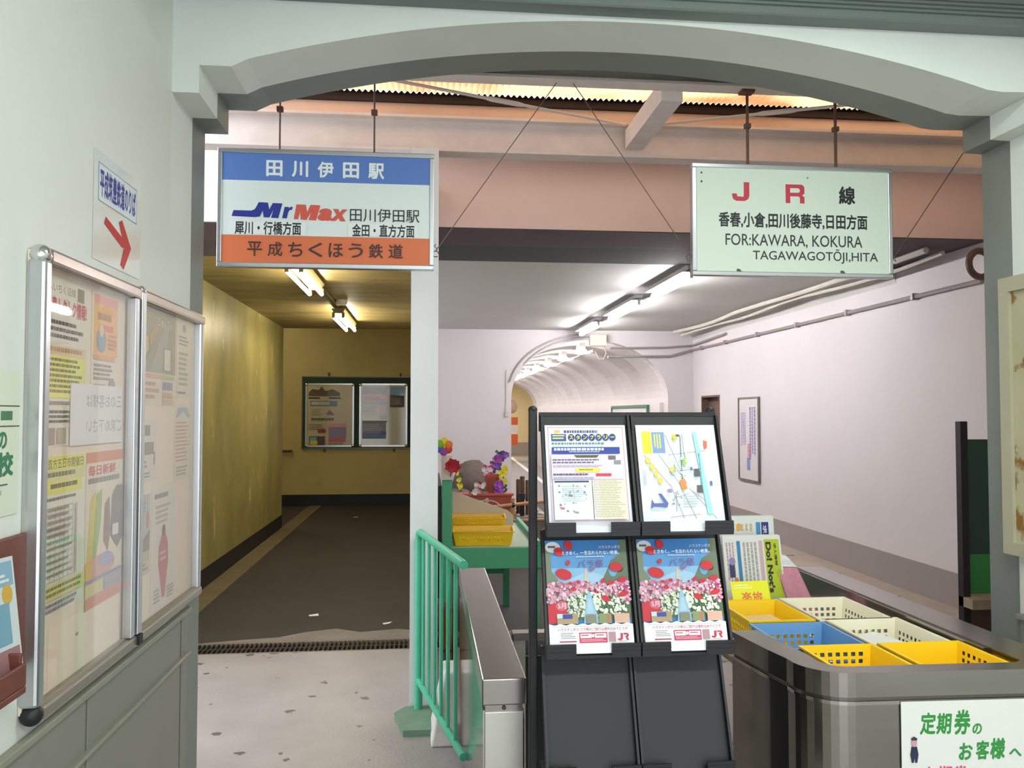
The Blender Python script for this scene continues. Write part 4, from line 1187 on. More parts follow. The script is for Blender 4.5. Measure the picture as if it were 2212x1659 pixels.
def basket(label, cx, cy, z, w, d, h, m, holes=('front', 'back', 'left', 'right'), rotz=0.0, group='perforated plastic baskets'):
    t = thing('plastic_basket', label, 'basket', (cx, cy, z), group, rotz)
    obj('body', basket_mesh(w, d, h, holes=holes), m, t, solid=0.0022, local=True)
    r = 0.011
    mb = MB()
    for k, (e0, e1) in enumerate((((0.0), 0.0), (0.0, 0.0))):
        pass
    o0 = [(-w / 2 - r, -d / 2 - r), (w / 2 + r, -d / 2 - r), (w / 2 + r, d / 2 + r), (-w / 2 - r, d / 2 + r)]
    i0 = [(-w / 2, -d / 2), (w / 2, -d / 2), (w / 2, d / 2), (-w / 2, d / 2)]
    for a in range(4):
        b_ = (a + 1) % 4
        mb.hexa([(*o0[a], h - 0.004), (*o0[b_], h - 0.004), (*i0[b_], h - 0.004), (*i0[a], h - 0.004)],
                [(*o0[a], h + 0.002), (*o0[b_], h + 0.002), (*i0[b_], h + 0.002), (*i0[a], h + 0.002)])
    obj('rim', mb, m, t, local=True)
    return t
# two nested yellow trays on the green table
basket('yellow basket tray at the front of the green table', 0.385, 5.69, 0.627, 0.40, 0.28, 0.095, YEL_PL, rotz=math.radians(-4), group='yellow trays on the green table')
basket('yellow basket tray behind another on the green table', 0.365, 5.985, 0.627, 0.38, 0.24, 0.145, YEL_PL, rotz=math.radians(-2), group='yellow trays on the green table')

# ================================================================== TICKET BOOTH COUNTER
def booth_path():
    """outer and inner edge of the rim, matching point by point: left arm end, round corner, front, round corner, right arm end"""
    outer = [(1.008, 2.71), (1.022, 2.60), (1.040, 2.48), (1.058, 2.39)]
    inner = [(1.098, 2.71), (1.110, 2.62), (1.124, 2.52), (1.138, 2.43)]
    for k in range(1, 9):
        a = math.pi + (math.pi / 2) * k / 9
        outer.append((1.19 + 0.132 * math.cos(a), 2.372 + 0.135 * math.sin(a)))
        inner.append((1.195 + 0.057 * math.cos(a), 2.362 + 0.062 * math.sin(a)))
    outer += [(1.19, 2.237), (1.40, 2.232), (1.76, 2.222)]
    inner += [(1.20, 2.297), (1.40, 2.295), (1.70, 2.288)]
    for k in range(1, 7):
        a = -math.pi / 2 + (math.pi / 2) * k / 6
        outer.append((1.762 + 0.10 * math.cos(a), 2.322 + 0.10 * math.sin(a)))
        inner.append((1.70 + 0.035 * math.cos(a), 2.323 + 0.035 * math.sin(a)))
    outer += [(1.862, 2.75), (1.862, 3.25), (1.862, 3.8)]
    inner += [(1.735, 2.75), (1.735, 3.25), (1.735, 3.8)]
    return outer, inner
def ribbon(o_, i_, z0, z1, m=0):
    mb = MB()
    n = len(o_)
    for a in range(n - 1):
        b = a + 1
        mb.quad((*o_[a], z1), (*o_[b], z1), (*i_[b], z1), (*i_[a], z1))
        mb.quad((*o_[a], z0), (*i_[a], z0), (*i_[b], z0), (*o_[b], z0))
        mb.quad((*o_[a], z0), (*o_[b], z0), (*o_[b], z1), (*o_[a], z1))
        mb.quad((*i_[a], z0), (*i_[a], z1), (*i_[b], z1), (*i_[b], z0))
    for a in (0, n - 1):
        q = ((*o_[a], z0), (*o_[a], z1), (*i_[a], z1), (*i_[a], z0))
        mb.quad(*(q if a == 0 else q[::-1]))
    return mb
def inset(o_, i_, f):
    return [(a[0] + (b[0] - a[0]) * f, a[1] + (b[1] - a[1]) * f) for a, b in zip(o_, i_)]
bo, bi = booth_path()
bt = thing('ticket_booth', 'curved stainless ticket booth counter at the right', 'counter', (1.44, 2.9, 0))
obj('rim', ribbon(bo, bi, 0.712, 0.78), STEEL, bt, smooth=True, bevel=0.004)
obj('recess_band', ribbon(inset(bo, bi, 0.12), inset(bo, bi, 0.5), 0.700, 0.712), mat('dark_steel', '#77726c', 0.35, metal=1.0), bt, smooth=True)
obj('body', ribbon(inset(bo, bi, 0.06), inset(bo, bi, 0.55), 0.0, 0.700), STEEL, bt, smooth=True)
obj('lower_beading', ribbon(inset(bo, bi, 0.02), inset(bo, bi, 0.1), 0.690, 0.700), STEEL_POL, bt, smooth=True)
obj('inner_lining', MB().box(1.72, 1.735, 2.45, 3.8, 0.62, 0.775), STEEL, bt)
obj('shelf', MB().prism([(1.10, 2.72), (1.13, 2.5), (1.19, 2.35), (1.25, 2.31), (1.68, 2.31), (1.72, 2.36), (1.72, 3.9), (1.10, 3.9)], 'z', 0.60, 0.62), STEEL, bt)
obj('shelf_leg', MB().box(1.11, 1.15, 3.84, 3.88, 0, 0.60), STEEL, bt)
obj('shelf_leg', MB().box(1.66, 1.70, 3.84, 3.88, 0, 0.60), STEEL, bt)
obj('arm_end_plate', MB().box(1.014, 1.094, 2.708, 2.714, 0.0, 0.70), STEEL, bt)
obj('latch', MB().box(1.006, 1.010, 2.695, 2.705, 0.735, 0.76), PAPER, bt)

HZ = 0.13
for lab, cx, cy, m, h_, w_, d_ in (
        ('yellow basket at the back left of the booth, card inside', 1.27, 3.065, YEL_PL, ('left', 'front'), 0.225, 0.315),
        ('cream basket at the back right of the booth', 1.545, 3.07, CREAM_PL, ('front', 'back', 'left', 'right'), 0.255, 0.335),
        ('cream basket in the middle of the booth, holding white paper', 1.565, 2.735, CREAM_PL, ('front', 'back', 'left', 'right'), 0.255, 0.315),
        ('blue basket at the left side of the booth', 1.270, 2.705, BLUE_PL, ('front', 'back'), 0.255, 0.30),
        ('yellow basket with holes at the front left of the booth', 1.292, 2.435, YEL_PL, ('front', 'back'), 0.225, 0.215),
        ('solid-backed yellow basket at the front right of the booth', 1.572, 2.435, YEL_PL, ('right', 'left'), 0.255, 0.225)):
    basket(lab, cx, cy, 0.63, w_, d_, HZ if 'front' not in lab else 0.138, m, h_, group='plastic baskets in the booth')
sheet('paper', 'white paper lying in the middle cream basket', 'paper', (1.49, 2.64, 0.705), (1, 0.25, 0.1), (-0.25, 1, 0.0), 0.16, 0.2, None, PAPER, thick=0.004)
sheet('paper', 'white paper lying in the blue basket', 'paper', (1.24, 2.60, 0.665), (1, 0.1, 0.0), (-0.1, 1, 0.0), 0.14, 0.12, None, PAPER, thick=0.006)
sheet('paper', 'orange-white leaflet lying in the back left yellow basket', 'paper', (1.20, 2.95, 0.72), (1, 0.05, 0.03), (-0.05, 1, 0.0), 0.14, 0.19, None, mat('peach_paper', '#e8c48a', 0.6), thick=0.004)
P = Print(100, 70, 0.155, 0.115)
P.r(0, 0, 100, 70, '#e8e41e'); P.rows(8, 8, 50, 12, 2, '#eef2a0', 1); P.t('楽旅', 24, 26, 56, 30, '#e0703c', bold=0.02)
sheet('card', 'bright yellow card standing in the back left yellow basket', 'card', (1.228, 3.252, 0.715), (1, -0.05, 0), (-0.05, 0.40, 0.9), 0.155, 0.115, P, ink('#e8e41e'), thick=0.001)
# newspapers and packets standing on the booth shelf
def news1():
    P = Print(130, 130, 0.262, 0.365)
    P.r(0, 0, 130, 130, '#dfdcd8'); P.p([(92, 6), (126, 6), (126, 130), (92, 130)], '#b3bf28')
    P.t("Do! Not's", 95, 10, 13, 76, '#2c2e24', bold=0.05, rot=90); P.t('求人情報', 113, 12, 6, 34, '#3c3e24', bold=0.03, rot=90)
    P.r(30, 8, 8, 78, '#3a7fae'); P.rows(6, 10, 20, 74, 3, '#b79aa6', 1, vertical=True, dash=(0.03, 0.1)); P.rows(44, 10, 34, 74, 4, '#a9a49c', 2, vertical=True, dash=(0.03, 0.1)); P.r(80, 8, 8, 60, '#cfa9b2')
    P.r(10, 42, 12, 20, '#3d3e60'); P.e(17, 38, 7, 6, '#8e86b8'); P.r(40, 70, 8, 20, '#e0b052'); P.r(84, 70, 8, 24, '#8fae88'); P.e(24, 66, 4, 4, '#dc7b4a'); P.r(4, 90, 26, 30, '#e0c3c0'); P.r(100, 92, 14, 12, '#7fb4c8'); P.e(110, 112, 8, 8, '#c9667c')
    return P
def news(label, x, y, z, w, h, P, xd=(1, 0.06, 0), up=(0.0, 0.22, 1)):
    t = sheet('newspaper_stack', label, 'newspapers', (x, y, z), xd, up, w, h, P, PAPER, thick=0.003)
    n = Vector(xd).normalized().cross(Vector(up).normalized())
    mb = MB()
    for k in range(1, 6):
        mb.box(0.003 * k * 0.4, w - 0.002 * ((k * 3) % 4), 0, h + 0.002 * ((k * 5) % 3), -0.003 - 0.0042 * k, -0.0034 - 0.0042 * (k - 1))
    obj('folded_sheets', mb, mat('newsprint', '#d3cec6', 0.8), t, local=True)
    return t
news('stack of free newspapers with a lime green title strip', 1.262, 3.40, 0.622, 0.262, 0.365, news1())
P = Print(100, 130, 0.212, 0.425)
P.r(0, 0, 100, 130, '#e0e2df'); P.r(4, 8, 8, 110, '#7fb27c'); P.r(60, 8, 10, 100, '#4f8fc0'); P.r(72, 8, 16, 50, '#33307a'); P.t('求人', 75, 12, 9, 24, '#e0dfea', bold=0.02, rot=90); P.r(70, 34, 10, 26, '#c23a86')
P.rows(16, 10, 40, 50, 4, '#c8b48c', 1, vertical=True, dash=(0.04, 0.12)); P.e(22, 14, 5, 5, '#e2a442'); P.p([(30, 50), (40, 40), (50, 52), (44, 60), (32, 60)], '#9fcf68')
news('taller newspaper stack with a violet title behind the lime one', 1.335, 3.56, 0.622, 0.212, 0.425, P, up=(0, 0.1, 1))
P = Print(100, 130, 0.2, 0.37)
P.r(0, 0, 100, 130, '#cfc9d0'); P.rows(4, 8, 60, 110, 5, '#a9a0b4', 1, vertical=True, dash=(0.03, 0.1)); P.r(6, 34, 8, 40, '#cf9fb0'); P.r(10, 10, 6, 26, '#6d8fc0'); P.r(30, 8, 8, 10, '#c0607c')
news('pale pinkish newspaper stack half hidden by the rack', 1.23, 3.47, 0.622, 0.2, 0.37, P, xd=(1, 0.0, 0))
mb = MB()
pk = thing('packet', 'pink packets in clear film leaning on the newspapers', 'packet', (1.57, 3.4, 0.622))
obj('contents', MB().hexa([(1.535, 3.36, 0.622), (1.655, 3.36, 0.622), (1.665, 3.41, 0.622), (1.545, 3.41, 0.622)], [(1.495, 3.47, 0.845), (1.590, 3.47, 0.84), (1.595, 3.51, 0.84), (1.50, 3.51, 0.845)]), mat('pink_tissue', '#d58a9c', 0.6, var=0.15, scale=16), pk, bevel=0.006)
mb = MB()
rnd = random.Random(8)
g = [[(1.528 - 0.006 + (1.668 - 1.528) * u / 6 + (-0.045) * v / 8 * (1 + 0.8 * u / 6), 3.352 + 0.135 * v / 8 + rnd.uniform(-0.004, 0.004), 0.622 + 0.275 * v / 8 - 0.03 * (u / 6) * (v / 8) + (rnd.uniform(-0.012, 0.012) if v == 8 else 0)) for u in range(7)] for v in range(9)]
for v in range(8):
    for u in range(6):
        mb.quad(g[v][u], g[v][u + 1], g[v + 1][u + 1], g[v + 1][u])
obj('white_header', MB().hexa([(1.494, 3.468, 0.846), (1.592, 3.468, 0.841), (1.596, 3.512, 0.841), (1.499, 3.512, 0.846)], [(1.492, 3.50, 0.90), (1.555, 3.50, 0.885), (1.56, 3.52, 0.885), (1.495, 3.52, 0.90)]), mat('white_tissue', '#e4e2e2', 0.6), pk, bevel=0.004)
obj('film', mb, glass_mat('crinkled_film', (0.92, 0.92, 0.93), 1.6, 0.12), pk, smooth=True)
# hand-lettered notice on the booth front
P = Print(265, 190, 0.37, 0.265)
P.r(0, 0, 265, 190, '#e3e3de')
for ch, x, y, w, h in (('定', 38, 22, 34, 44), ('期', 72, 24, 34, 42), ('券', 110, 18, 34, 50), ('の', 148, 46, 20, 22), ('お', 118, 84, 30, 34), ('客', 154, 80, 28, 38), ('様', 184, 76, 32, 42), ('へ', 224, 98, 26, 16)):
    P.t(ch, x, y, w, h, '#2f8f3c', bold=0.03, shear=0.12)
for ch, x in (('定', 38), ('期', 72), ('券', 104)):
    P.t(ch, x, 128, 32, 40, '#e8567c', bold=0.03, shear=0.12)
P.t('は', 205, 138, 28, 28, '#e8567c', bold=0.03, shear=0.12)
P.p([(20, 88), (31, 88), (34, 104), (31, 120), (27, 120), (26, 108), (24, 120), (20, 120), (17, 104)], '#232a48'); P.e(25.5, 80, 6, 9, '#c99aa0'); P.p([(19, 72), (25, 68), (32, 72), (31, 76), (20, 76)], '#38354a')
sheet('hand_lettered_notice', 'white notice with green brush lettering on the booth front', 'notice', (1.318, 2.232, 0.433), (1, -0.028, 0), (0, 0, 1), 0.37, 0.265, P, PAPER, thick=0.001)

# ================================================================== LAMPS
def tube_mat(name, col, st):
    return mat(name, '#ffffff', 0.5, emit=(col, st))
WARM = tube_mat('warm_tube', '#fff3d6', 58)
COOL = tube_mat('cool_tube', '#fffbfc', 86)
GLOBE = tube_mat('globe_glow', '#fffaf4', 90)
FIX = mat('lamp_housing', '#cfcabd', 0.5, var=0.1, scale=8)
FIX_D = mat('stained_lamp_housing', '#7d6f45', 0.6, var=0.2, scale=8)
def tube_lamp(label, x, y0, y1, zc, twin, em, fix, group):
    t = thing('fluorescent_lamp', label, 'lamp', (x, (y0 + y1) / 2, zc), group)
    z = 2.515
    hw = 1.0
    if not twin:
        obj('reflector', MB().box(x - 0.075, x + 0.075, y0 - 0.03, y1 + 0.03, zc - 0.052, zc - 0.046), fix, t)
        hw = 0.6
    obj('housing', MB().prism([(x - 0.07 * hw, zc), (x - 0.045 * hw, zc - 0.05 * hw), (x + 0.045 * hw, zc - 0.05 * hw), (x + 0.07 * hw, zc)], 'y', y0 - 0.04, y1 + 0.04), fix, t)
    for dx in ((-0.05, 0.05) if twin else (0.0,)):
        tu = obj('tube', MB().tube([(x + dx, y0, zc - 0.088), (x + dx, y1, zc - 0.088)], 0.016 if twin else 0.028, 10), em, t, smooth=True)
        obj('end_cap', MB().box(x + dx - 0.014, x + dx + 0.014, y0 - 0.03, y0, zc - 0.098, zc - 0.04).box(x + dx - 0.014, x + dx + 0.014, y1, y1 + 0.03, zc - 0.098, zc - 0.04), fix, tu)
    return t
GY = 'twin tube lamps in the yellow passage'
tube_lamp('near twin-tube lamp on the yellow passage ceiling', -0.945, 6.05, 7.2, 2.61, True, WARM, FIX_D, GY)
tube_lamp('far twin-tube lamp on the yellow passage ceiling', -0.93, 8.9, 10.3, 2.61, True, WARM, FIX_D, GY)
tube_lamp('lamp in the cross passage, out of sight behind the yellow corner', -3.2, 12.0, 13.2, 3.2, True, WARM, FIX_D, GY)
cd = thing('lamp_conduit', 'thin conduit with ceiling rose between the yellow passage lamps', 'conduit', (-0.94, 8, 2.64))
obj('pipe', MB().tube([(-0.945, 7.25, 2.635), (-0.93, 8.85, 2.635)], 0.014, 8), FIX_D, cd, smooth=True)
obj('ceiling_rose', MB().lathe((-0.86, 8.5, 2.602), [(0.05, 0.0), (0.06, 0.02), (0.06, 0.048)], 16), FIX, cd, smooth=True)
LAMP_WHITE = mat('white_lamp_housing', '#e8e6e4', 0.4)
GW = 'tube lamps on the white room ceiling'
for lab, y0, y1 in (('nearest tube lamp on the white room ceiling', 6.25, 7.3), ('middle tube lamp on the white room ceiling', 7.85, 9.1), ('farthest tube lamp on the white room ceiling', 9.75, 10.85)):
    tube_lamp(lab, 2.03, y0, y1, 2.648, False, COOL, LAMP_WHITE, GW)
nm = ('first', 'second', 'third', 'fourth', 'fifth', 'sixth', 'seventh', 'eighth', 'ninth')
for k in range(9):
    y = 11.80 + k * 1.6
    t = thing('vault_lamp', f'{nm[k]} oval white lamp along the vaulted tunnel', 'lamp', (2.2, y, 2.46), 'lamps along the vault')
    obj('globe', MB().ell((2.2, y, 2.40), (0.085, 0.17, 0.04), 16, 10), GLOBE, t, smooth=True)
    obj('housing', MB().box(2.16, 2.24, y - 0.15, y + 0.15, 2.435, 2.515), FIX, t)
    obj('joint_box', MB().box(2.30, 2.36, y + 0.6, y + 0.7, 2.38, 2.42), FIX, t)
tag(obj('vault_conduit', MB().tube([(2.33, 11.5, 2.395), (2.33, 25.5, 2.395)], 0.018, 8), FIX, smooth=True), 'long conduit under the vault lamps', 'conduit')
e = thing('ceiling_lamp', 'lamp lighting the space beyond the vaulted tunnel', 'lamp', (2.2, 28.5, 2.6))
obj('diffuser', MB().box(1.0, 3.6, 28.3, 28.6, 2.55, 2.58), tube_mat('panel_glow', '#fff6e0', 30), e)
obj('housing', MB().box(0.95, 3.65, 28.25, 28.65, 2.58, 2.62), FIX, e)
# hall lamps' fixture bodies (above the picture)
for k, y in enumerate((1.85, -1.1)):
    t = thing('hall_ceiling_lamp', ('front' if k == 0 else 'rear') + ' ceiling lamp of the station hall above the picture', 'lamp', (0.95, y, 3.12))
    obj('housing', MB().box(0.3 + 0.2 * (1 - k), 1.6 + 0.2 * (1 - k), y - 0.13, y + 0.13, 3.065, 3.12), FIX, t)

# ================================================================== WHITE ROOM FITTINGS
PIPE = mat('grey_conduit', '#a29b98', 0.45, metal=0.3)
rp_ = thing('wall_conduit', 'grey pipe running along the top of the right wall', 'pipe', (3.65, 8, 2.4))
obj('pipe', MB().tube([(3.655, 5.15, 2.385), (3.655, 11.2, 2.385)], 0.016, 8), PIPE, rp_, smooth=True)
obj('pipe', MB().tube([(3.655, 9.9, 2.49), (3.655, 11.2, 2.45)], 0.016, 8), PIPE, rp_, smooth=True)
for y in (5.9, 6.9, 7.9, 8.9, 9.9, 10.8):
    obj('bracket', MB().box(3.63, 3.68, y, y + 0.03, 2.36, 2.41), PIPE, rp_)
bp_ = thing('tunnel_mouth_conduit', 'two grey pipes crossing the wall above the vault mouth', 'pipe', (2.9, 11.23, 2.4))
obj('pipe', MB().tube([(3.655, 11.225, 2.385), (3.35, 11.225, 2.30), (2.47, 11.225, 2.285)], 0.017, 8), PIPE, bp_, smooth=True)
obj('pipe', MB().tube([(3.655, 11.225, 2.45), (3.30, 11.225, 2.42), (2.50, 11.225, 2.405)], 0.014, 8), PIPE, bp_, smooth=True)
arc = [(2.23 + 1.13 * math.cos(a), 11.235, 1.80 + 0.80 * math.sin(a)) for a in [math.radians(d) for d in range(92, 172, 6)]]
obj('arched_cable', MB().tube(arc, 0.012, 6), PIPE, bp_, smooth=True)
arc = [(2.23 + 1.08 * math.cos(a), 11.24, 1.76 + 0.80 * math.sin(a)) for a in [math.radians(d) for d in range(88, 150, 6)]]
obj('arched_cable', MB().tube(arc, 0.010, 6), PIPE, bp_, smooth=True)
obj('cable_loop', MB().tube([(2.42, 11.22, 2.43), (2.44, 11.20, 2.33), (2.40, 11.19, 2.25), (2.33, 11.2, 2.26), (2.29, 11.22, 2.36)], 0.008, 6), FIX, bp_, smooth=True)
obj('junction_box', MB().box(2.21, 2.44, 11.15, 11.25, 2.43, 2.59), FIX, bp_, bevel=0.006)
cb = thing('cable_bundle', 'sagging cable bundle along the ceiling corner of the white room', 'cable', (3.5, 8.5, 2.6))
for q in range(2):
    pth = []
    for k in range(30):
        y = 5.3 + k * 0.2
        pth.append((3.40 + 0.10 * q + 0.035 * math.sin(y * 2.1 + q), y, 2.625 - 0.03 * q - 0.015 * abs(math.sin(y * 1.4 + q * 2))))
    obj('cable', MB().tube(pth, 0.022 - 0.006 * q, 7), FIX, cb, smooth=True)
hs = tag(obj('coiled_hose', MB().tube([(3.555 + 0.09 * math.cos(a), 5.02 + 0.02 * math.cos(a), 2.47 + 0.085 * math.sin(a)) for a in [i * math.pi / 16 for i in range(32)]], 0.022, 8, closed=True),
             mat('brown_hose', '#5a463c', 0.5), smooth=True), 'brown coiled hose hanging at the ceiling beside the right post', 'hose')
# whiteboard on the right wall
wb = thing('whiteboard', 'slim framed whiteboard with violet writing on the right wall', 'whiteboard', (3.675, 9.22, 0.738))
obj('board', MB().box(3.664, 3.679, 8.94, 9.51, 0.75, 1.68), mat('enamel_white', '#dfd9da', 0.3), wb)
for y0, y1, z0, z1 in ((8.92, 9.53, 1.675, 1.695), (8.92, 9.53, 0.735, 0.755), (8.92, 8.945, 0.755, 1.675), (9.505, 9.53, 0.755, 1.675)):
    obj('frame_bar', MB().box(3.655, 3.68, y0, y1, z0, z1), mat('whiteboard_frame', '#77706c', 0.4, metal=0.5), wb)
P = Print(57, 93, 0.57, 0.93, dz=0.0005, z0=0.001)
P.rows(6, 16, 16, 52, 3, '#a99ac6', 1, vertical=True, dash=(0.03, 0.07)); P.rows(32, 10, 20, 60, 3, '#8f84b4', 2, vertical=True, dash=(0.03, 0.07)); P.r(26, 52, 6, 18, '#d9929c'); P.r(24, 68, 8, 14, '#7f8fc0')
p_ = obj('writing', P.mb, P.mats, wb, local=True)
p_.matrix_local = frame_matrix((3.663 - 3.675, 9.51 - 9.22, 0.75 - 0.738), *RW)
# switch on the back wall
tag(obj('wall_switch', MB().box(1.05, 1.09, 11.225, 11.25, 1.465, 1.535).tube([(1.07, 11.24, 1.535), (1.07, 11.24, 2.1)], 0.006, 5), FIX), 'small wall switch left of the vault mouth', 'switch')
# green framed board in the tunnel
gf = thing('framed_board', 'green framed board on the tunnel wall behind the rack', 'board', (3.25, 13.2, 1.2))
obj('frame', MB().box(3.22, 3.258, 12.0, 14.4, 1.60, 1.64).box(3.22, 3.258, 12.0, 12.04, 0.9, 1.60).box(3.22, 3.258, 14.36, 14.4, 0.9, 1.60).box(3.22, 3.258, 12.0, 14.4, 0.86, 0.9), mat('frame_green', '#3f6f58', 0.5), gf)
obj('panel', MB().box(3.24, 3.258, 12.04, 14.36, 0.9, 1.60), PAPER, gf)
# vertical orange banner far away
bn = thing('vertical_banner', 'orange and white vertical banner far down the tunnel', 'banner', (2.55, 27, 0.5))
for k, (z0, z1, c) in enumerate(((0.5, 0.85, '#d9622c'), (0.85, 1.15, '#e9e2d8'), (1.15, 1.4, '#d9622c'))):
    obj('cloth_band', MB().box(2.60, 2.95, 26.99, 27.01, z0, z1), ink(c), bn)
obj('round_lamp', MB().ell((2.78, 27.0, 1.75), (0.16, 0.16, 0.22)), mat('lantern_paper', '#c9a79a', 0.6), bn, smooth=True)
obj('pole', MB().tube([(2.6, 27.0, 0.0), (2.6, 27.0, 1.9)], 0.015, 6), RUST, bn)
# black post and green board at the right
sp = tag(obj('black_post', MB().box(3.10, 3.145, 4.58, 4.63, 0.0, 1.458), mat('near_black_paint', '#241d22', 0.5), bevel=0.003), 'tall black square post before the right wall', 'post')
gb = thing('green_board', 'two-tone green board on a wooden ledge behind the right post', 'board', (3.25, 4.7, 0.4))
obj('upper_panel', MB().box(3.185, 3.42, 4.66, 4.68, 0.672, 1.35), mat('dark_green_paint', '#2e5140', 0.5, var=0.1, scale=3), gb)
obj('lower_panel', MB().box(3.185, 3.42, 4.655, 4.68, 0.44, 0.672), mat('bright_green_paint', '#3f9a4c', 0.5, var=0.06, scale=3), gb)
obj('upright', MB().box(3.15, 3.185, 4.66, 4.70, 0.0, 1.45), mat('white_post_paint', '#d8d0cc', 0.6), gb)
obj('ledge', MB().box(3.10, 3.5, 4.50, 4.66, 0.385, 0.44), mat('worn_wood', '#a5937c', 0.7, var=0.2, scale=12), gb)
obj('skirt', MB().box(3.15, 3.42, 4.66, 4.68, 0.0, 0.385), mat('brown_board', '#6d5b50', 0.7, var=0.1, scale=4), gb)

# ================================================================== NOTICE BOARD IN THE YELLOW PASSAGE
nb = thing('notice_board', 'dark green notice board on the yellow end wall', 'notice board', (-1.15, 13.93, 0.95))
obj('panel', MB().box(-2.02, 0.02, 13.915, 13.948, 0.95, 2.105), mat('board_green', '#14301f', 0.6, var=0.1, scale=4), nb)
obj('edge', MB().box(-2.035, 0.03, 13.91, 13.95, 0.935, 0.95).box(-2.035, -2.02, 13.91, 13.95, 0.95, 2.12).box(-2.035, 0.03, 13.91, 13.95, 2.105, 2.12), mat('board_edge_metal', '#6d6a5c', 0.4, metal=0.6), nb)
for x, z in ((-1.62, 2.12), (-0.45, 2.12), (-1.68, 0.875), (-0.55, 0.875)):
    obj('bracket', MB().box(x, x + 0.03, 13.93, 13.95, z, z + 0.06), RUST, nb)
def poster_frame(label, x0, x1, P):
    t = thing('clip_frame', label, 'clip frame', (x0, 13.9, 0.965), 'clip frames on the green board')
    obj('backing', MB().box(x0 + 0.02, x1 - 0.02, 13.906, 13.913, 0.985, 1.985), mat('warm_poster', '#cfc4a6', 0.5), t)
    for a in ((x0, x1, 0.965, 0.99), (x0, x1, 1.98, 2.005), (x0, x0 + 0.025, 0.99, 1.98), (x1 - 0.025, x1, 0.99, 1.98)):
        obj('frame_bar', MB().box(a[0], a[1], 13.896, 13.915, a[2], a[3]), ALU, t)
    for x in (x0 + 0.018, x1 - 0.018):
        for z in (0.985, 1.985):
            obj('corner_clip', MB().ell((x, 13.897, z), (0.026, 0.012, 0.026), 10, 6), CHROME, t, smooth=True)
    p_ = obj('poster', P.mb, P.mats, t, local=True)
    p_.matrix_local = frame_matrix((0.02, 13.905 - 13.9, 0.02), *FW)
    obj('cover_film', MB().box(x0 + 0.025, x1 - 0.025, 13.898, 13.8985, 0.99, 1.98), glass_mat('wavy_film', (0.97, 0.97, 0.95), 1.45, 0.06), t)
P = Print(100, 135, 0.745, 1.0, dz=0.0006, z0=0.001)
P.p([(4, 18), (12, 10), (26, 12), (32, 4), (40, 14), (56, 10), (72, 18), (72, 26), (4, 26)], '#5d5545'); P.r(4, 28, 70, 4, '#4a4238'); P.e(38, 30, 10, 4, '#cbbf9c')
P.r(8, 36, 58, 12, '#6e86a8'); P.rows(10, 38, 52, 8, 1, '#cfd3c4', 1, dash=(0.06, 0.12), fill=0.9); P.rows(10, 54, 22, 16, 5, '#8d8468', 2, fill=0.4); P.p([(42, 66), (50, 56), (58, 64), (60, 68)], '#76749a'); P.rows(10, 74, 62, 6, 1, '#6d674f', 3, dash=(0.05, 0.14), fill=0.9)
P.rows(5, 88, 36, 14, 3, '#8a8266', 4, fill=0.5); P.r(24, 98, 18, 9, '#c0625a'); P.r(48, 86, 38, 8, '#d39aa0'); P.r(48, 94, 38, 24, '#8e84a8'); P.r(48, 118, 36, 9, '#c4636a'); P.r(6, 114, 34, 20, '#544436'); P.r(8, 116, 14, 8, '#6aa0b4'); P.r(8, 124, 16, 9, '#d6b93e'); P.rows(48, 129, 34, 5, 2, '#6d674f', 5)
poster_frame('left clip frame with cream newsletter on the green board', -1.975, -1.19, P)
P = Print(100, 135, 0.745, 1.0, dz=0.0006, z0=0.001)
P.r(4, 4, 54, 17, '#8f8680'); P.p([(4, 22), (20, 19), (40, 23), (58, 19), (58, 38), (4, 38)], '#d3988c'); P.rows(6, 28, 48, 8, 2, '#a9604e', 1); P.r(4, 38, 54, 6, '#9aa08a'); P.r(4, 46, 36, 22, '#cdb9a0'); P.rows(6, 48, 32, 18, 5, '#a59280', 2); P.r(42, 46, 16, 22, '#d0a188'); P.r(42, 68, 16, 10, '#a08f94')
P.r(64, 4, 32, 20, '#5f94b0'); P.r(64, 24, 32, 26, '#83757e'); P.rows(66, 30, 26, 16, 4, '#a39a8c', 3); P.r(4, 80, 54, 4, '#8d7a80'); P.r(4, 84, 52, 24, '#8f8fae'); P.rows(6, 88, 46, 16, 4, '#b3b3cc', 4); P.r(4, 108, 52, 12, '#6f86b0'); P.e(50, 108, 7, 4, '#5a6fa8')
poster_frame('right clip frame with violet and blue posters on the green board', -1.105, -0.32, P)
tag(obj('handrail_stub', MB().tube([(-2.40, 13.9, 0.90), (-2.20, 13.9, 0.90)], 0.02, 8).box(-2.22, -2.19, 13.9, 13.95, 0.88, 0.92), RUST, smooth=True), 'short rusty handrail end on the yellow end wall', 'handrail')
for k, (x, y, a_) in enumerate(((-0.86, 6.35, 0.3), (-0.30, 6.05, 1.0), (-1.05, 12.3, 0.6))):
    tag(obj('paper_scrap', MB().add([(x, y, 0.004), (x + 0.07 * math.cos(a_), y + 0.03 * math.sin(a_), 0.004), (x + 0.06, y + 0.05, 0.012), (x - 0.01, y + 0.035, 0.006)], [(0, 1, 2, 3)]), PAPER),
        ('larger white paper scrap on the dark floor near the drain', 'small white scrap on the dark floor beside the post', 'tiny white scrap on the far passage floor')[k], 'litter', 'paper scraps')

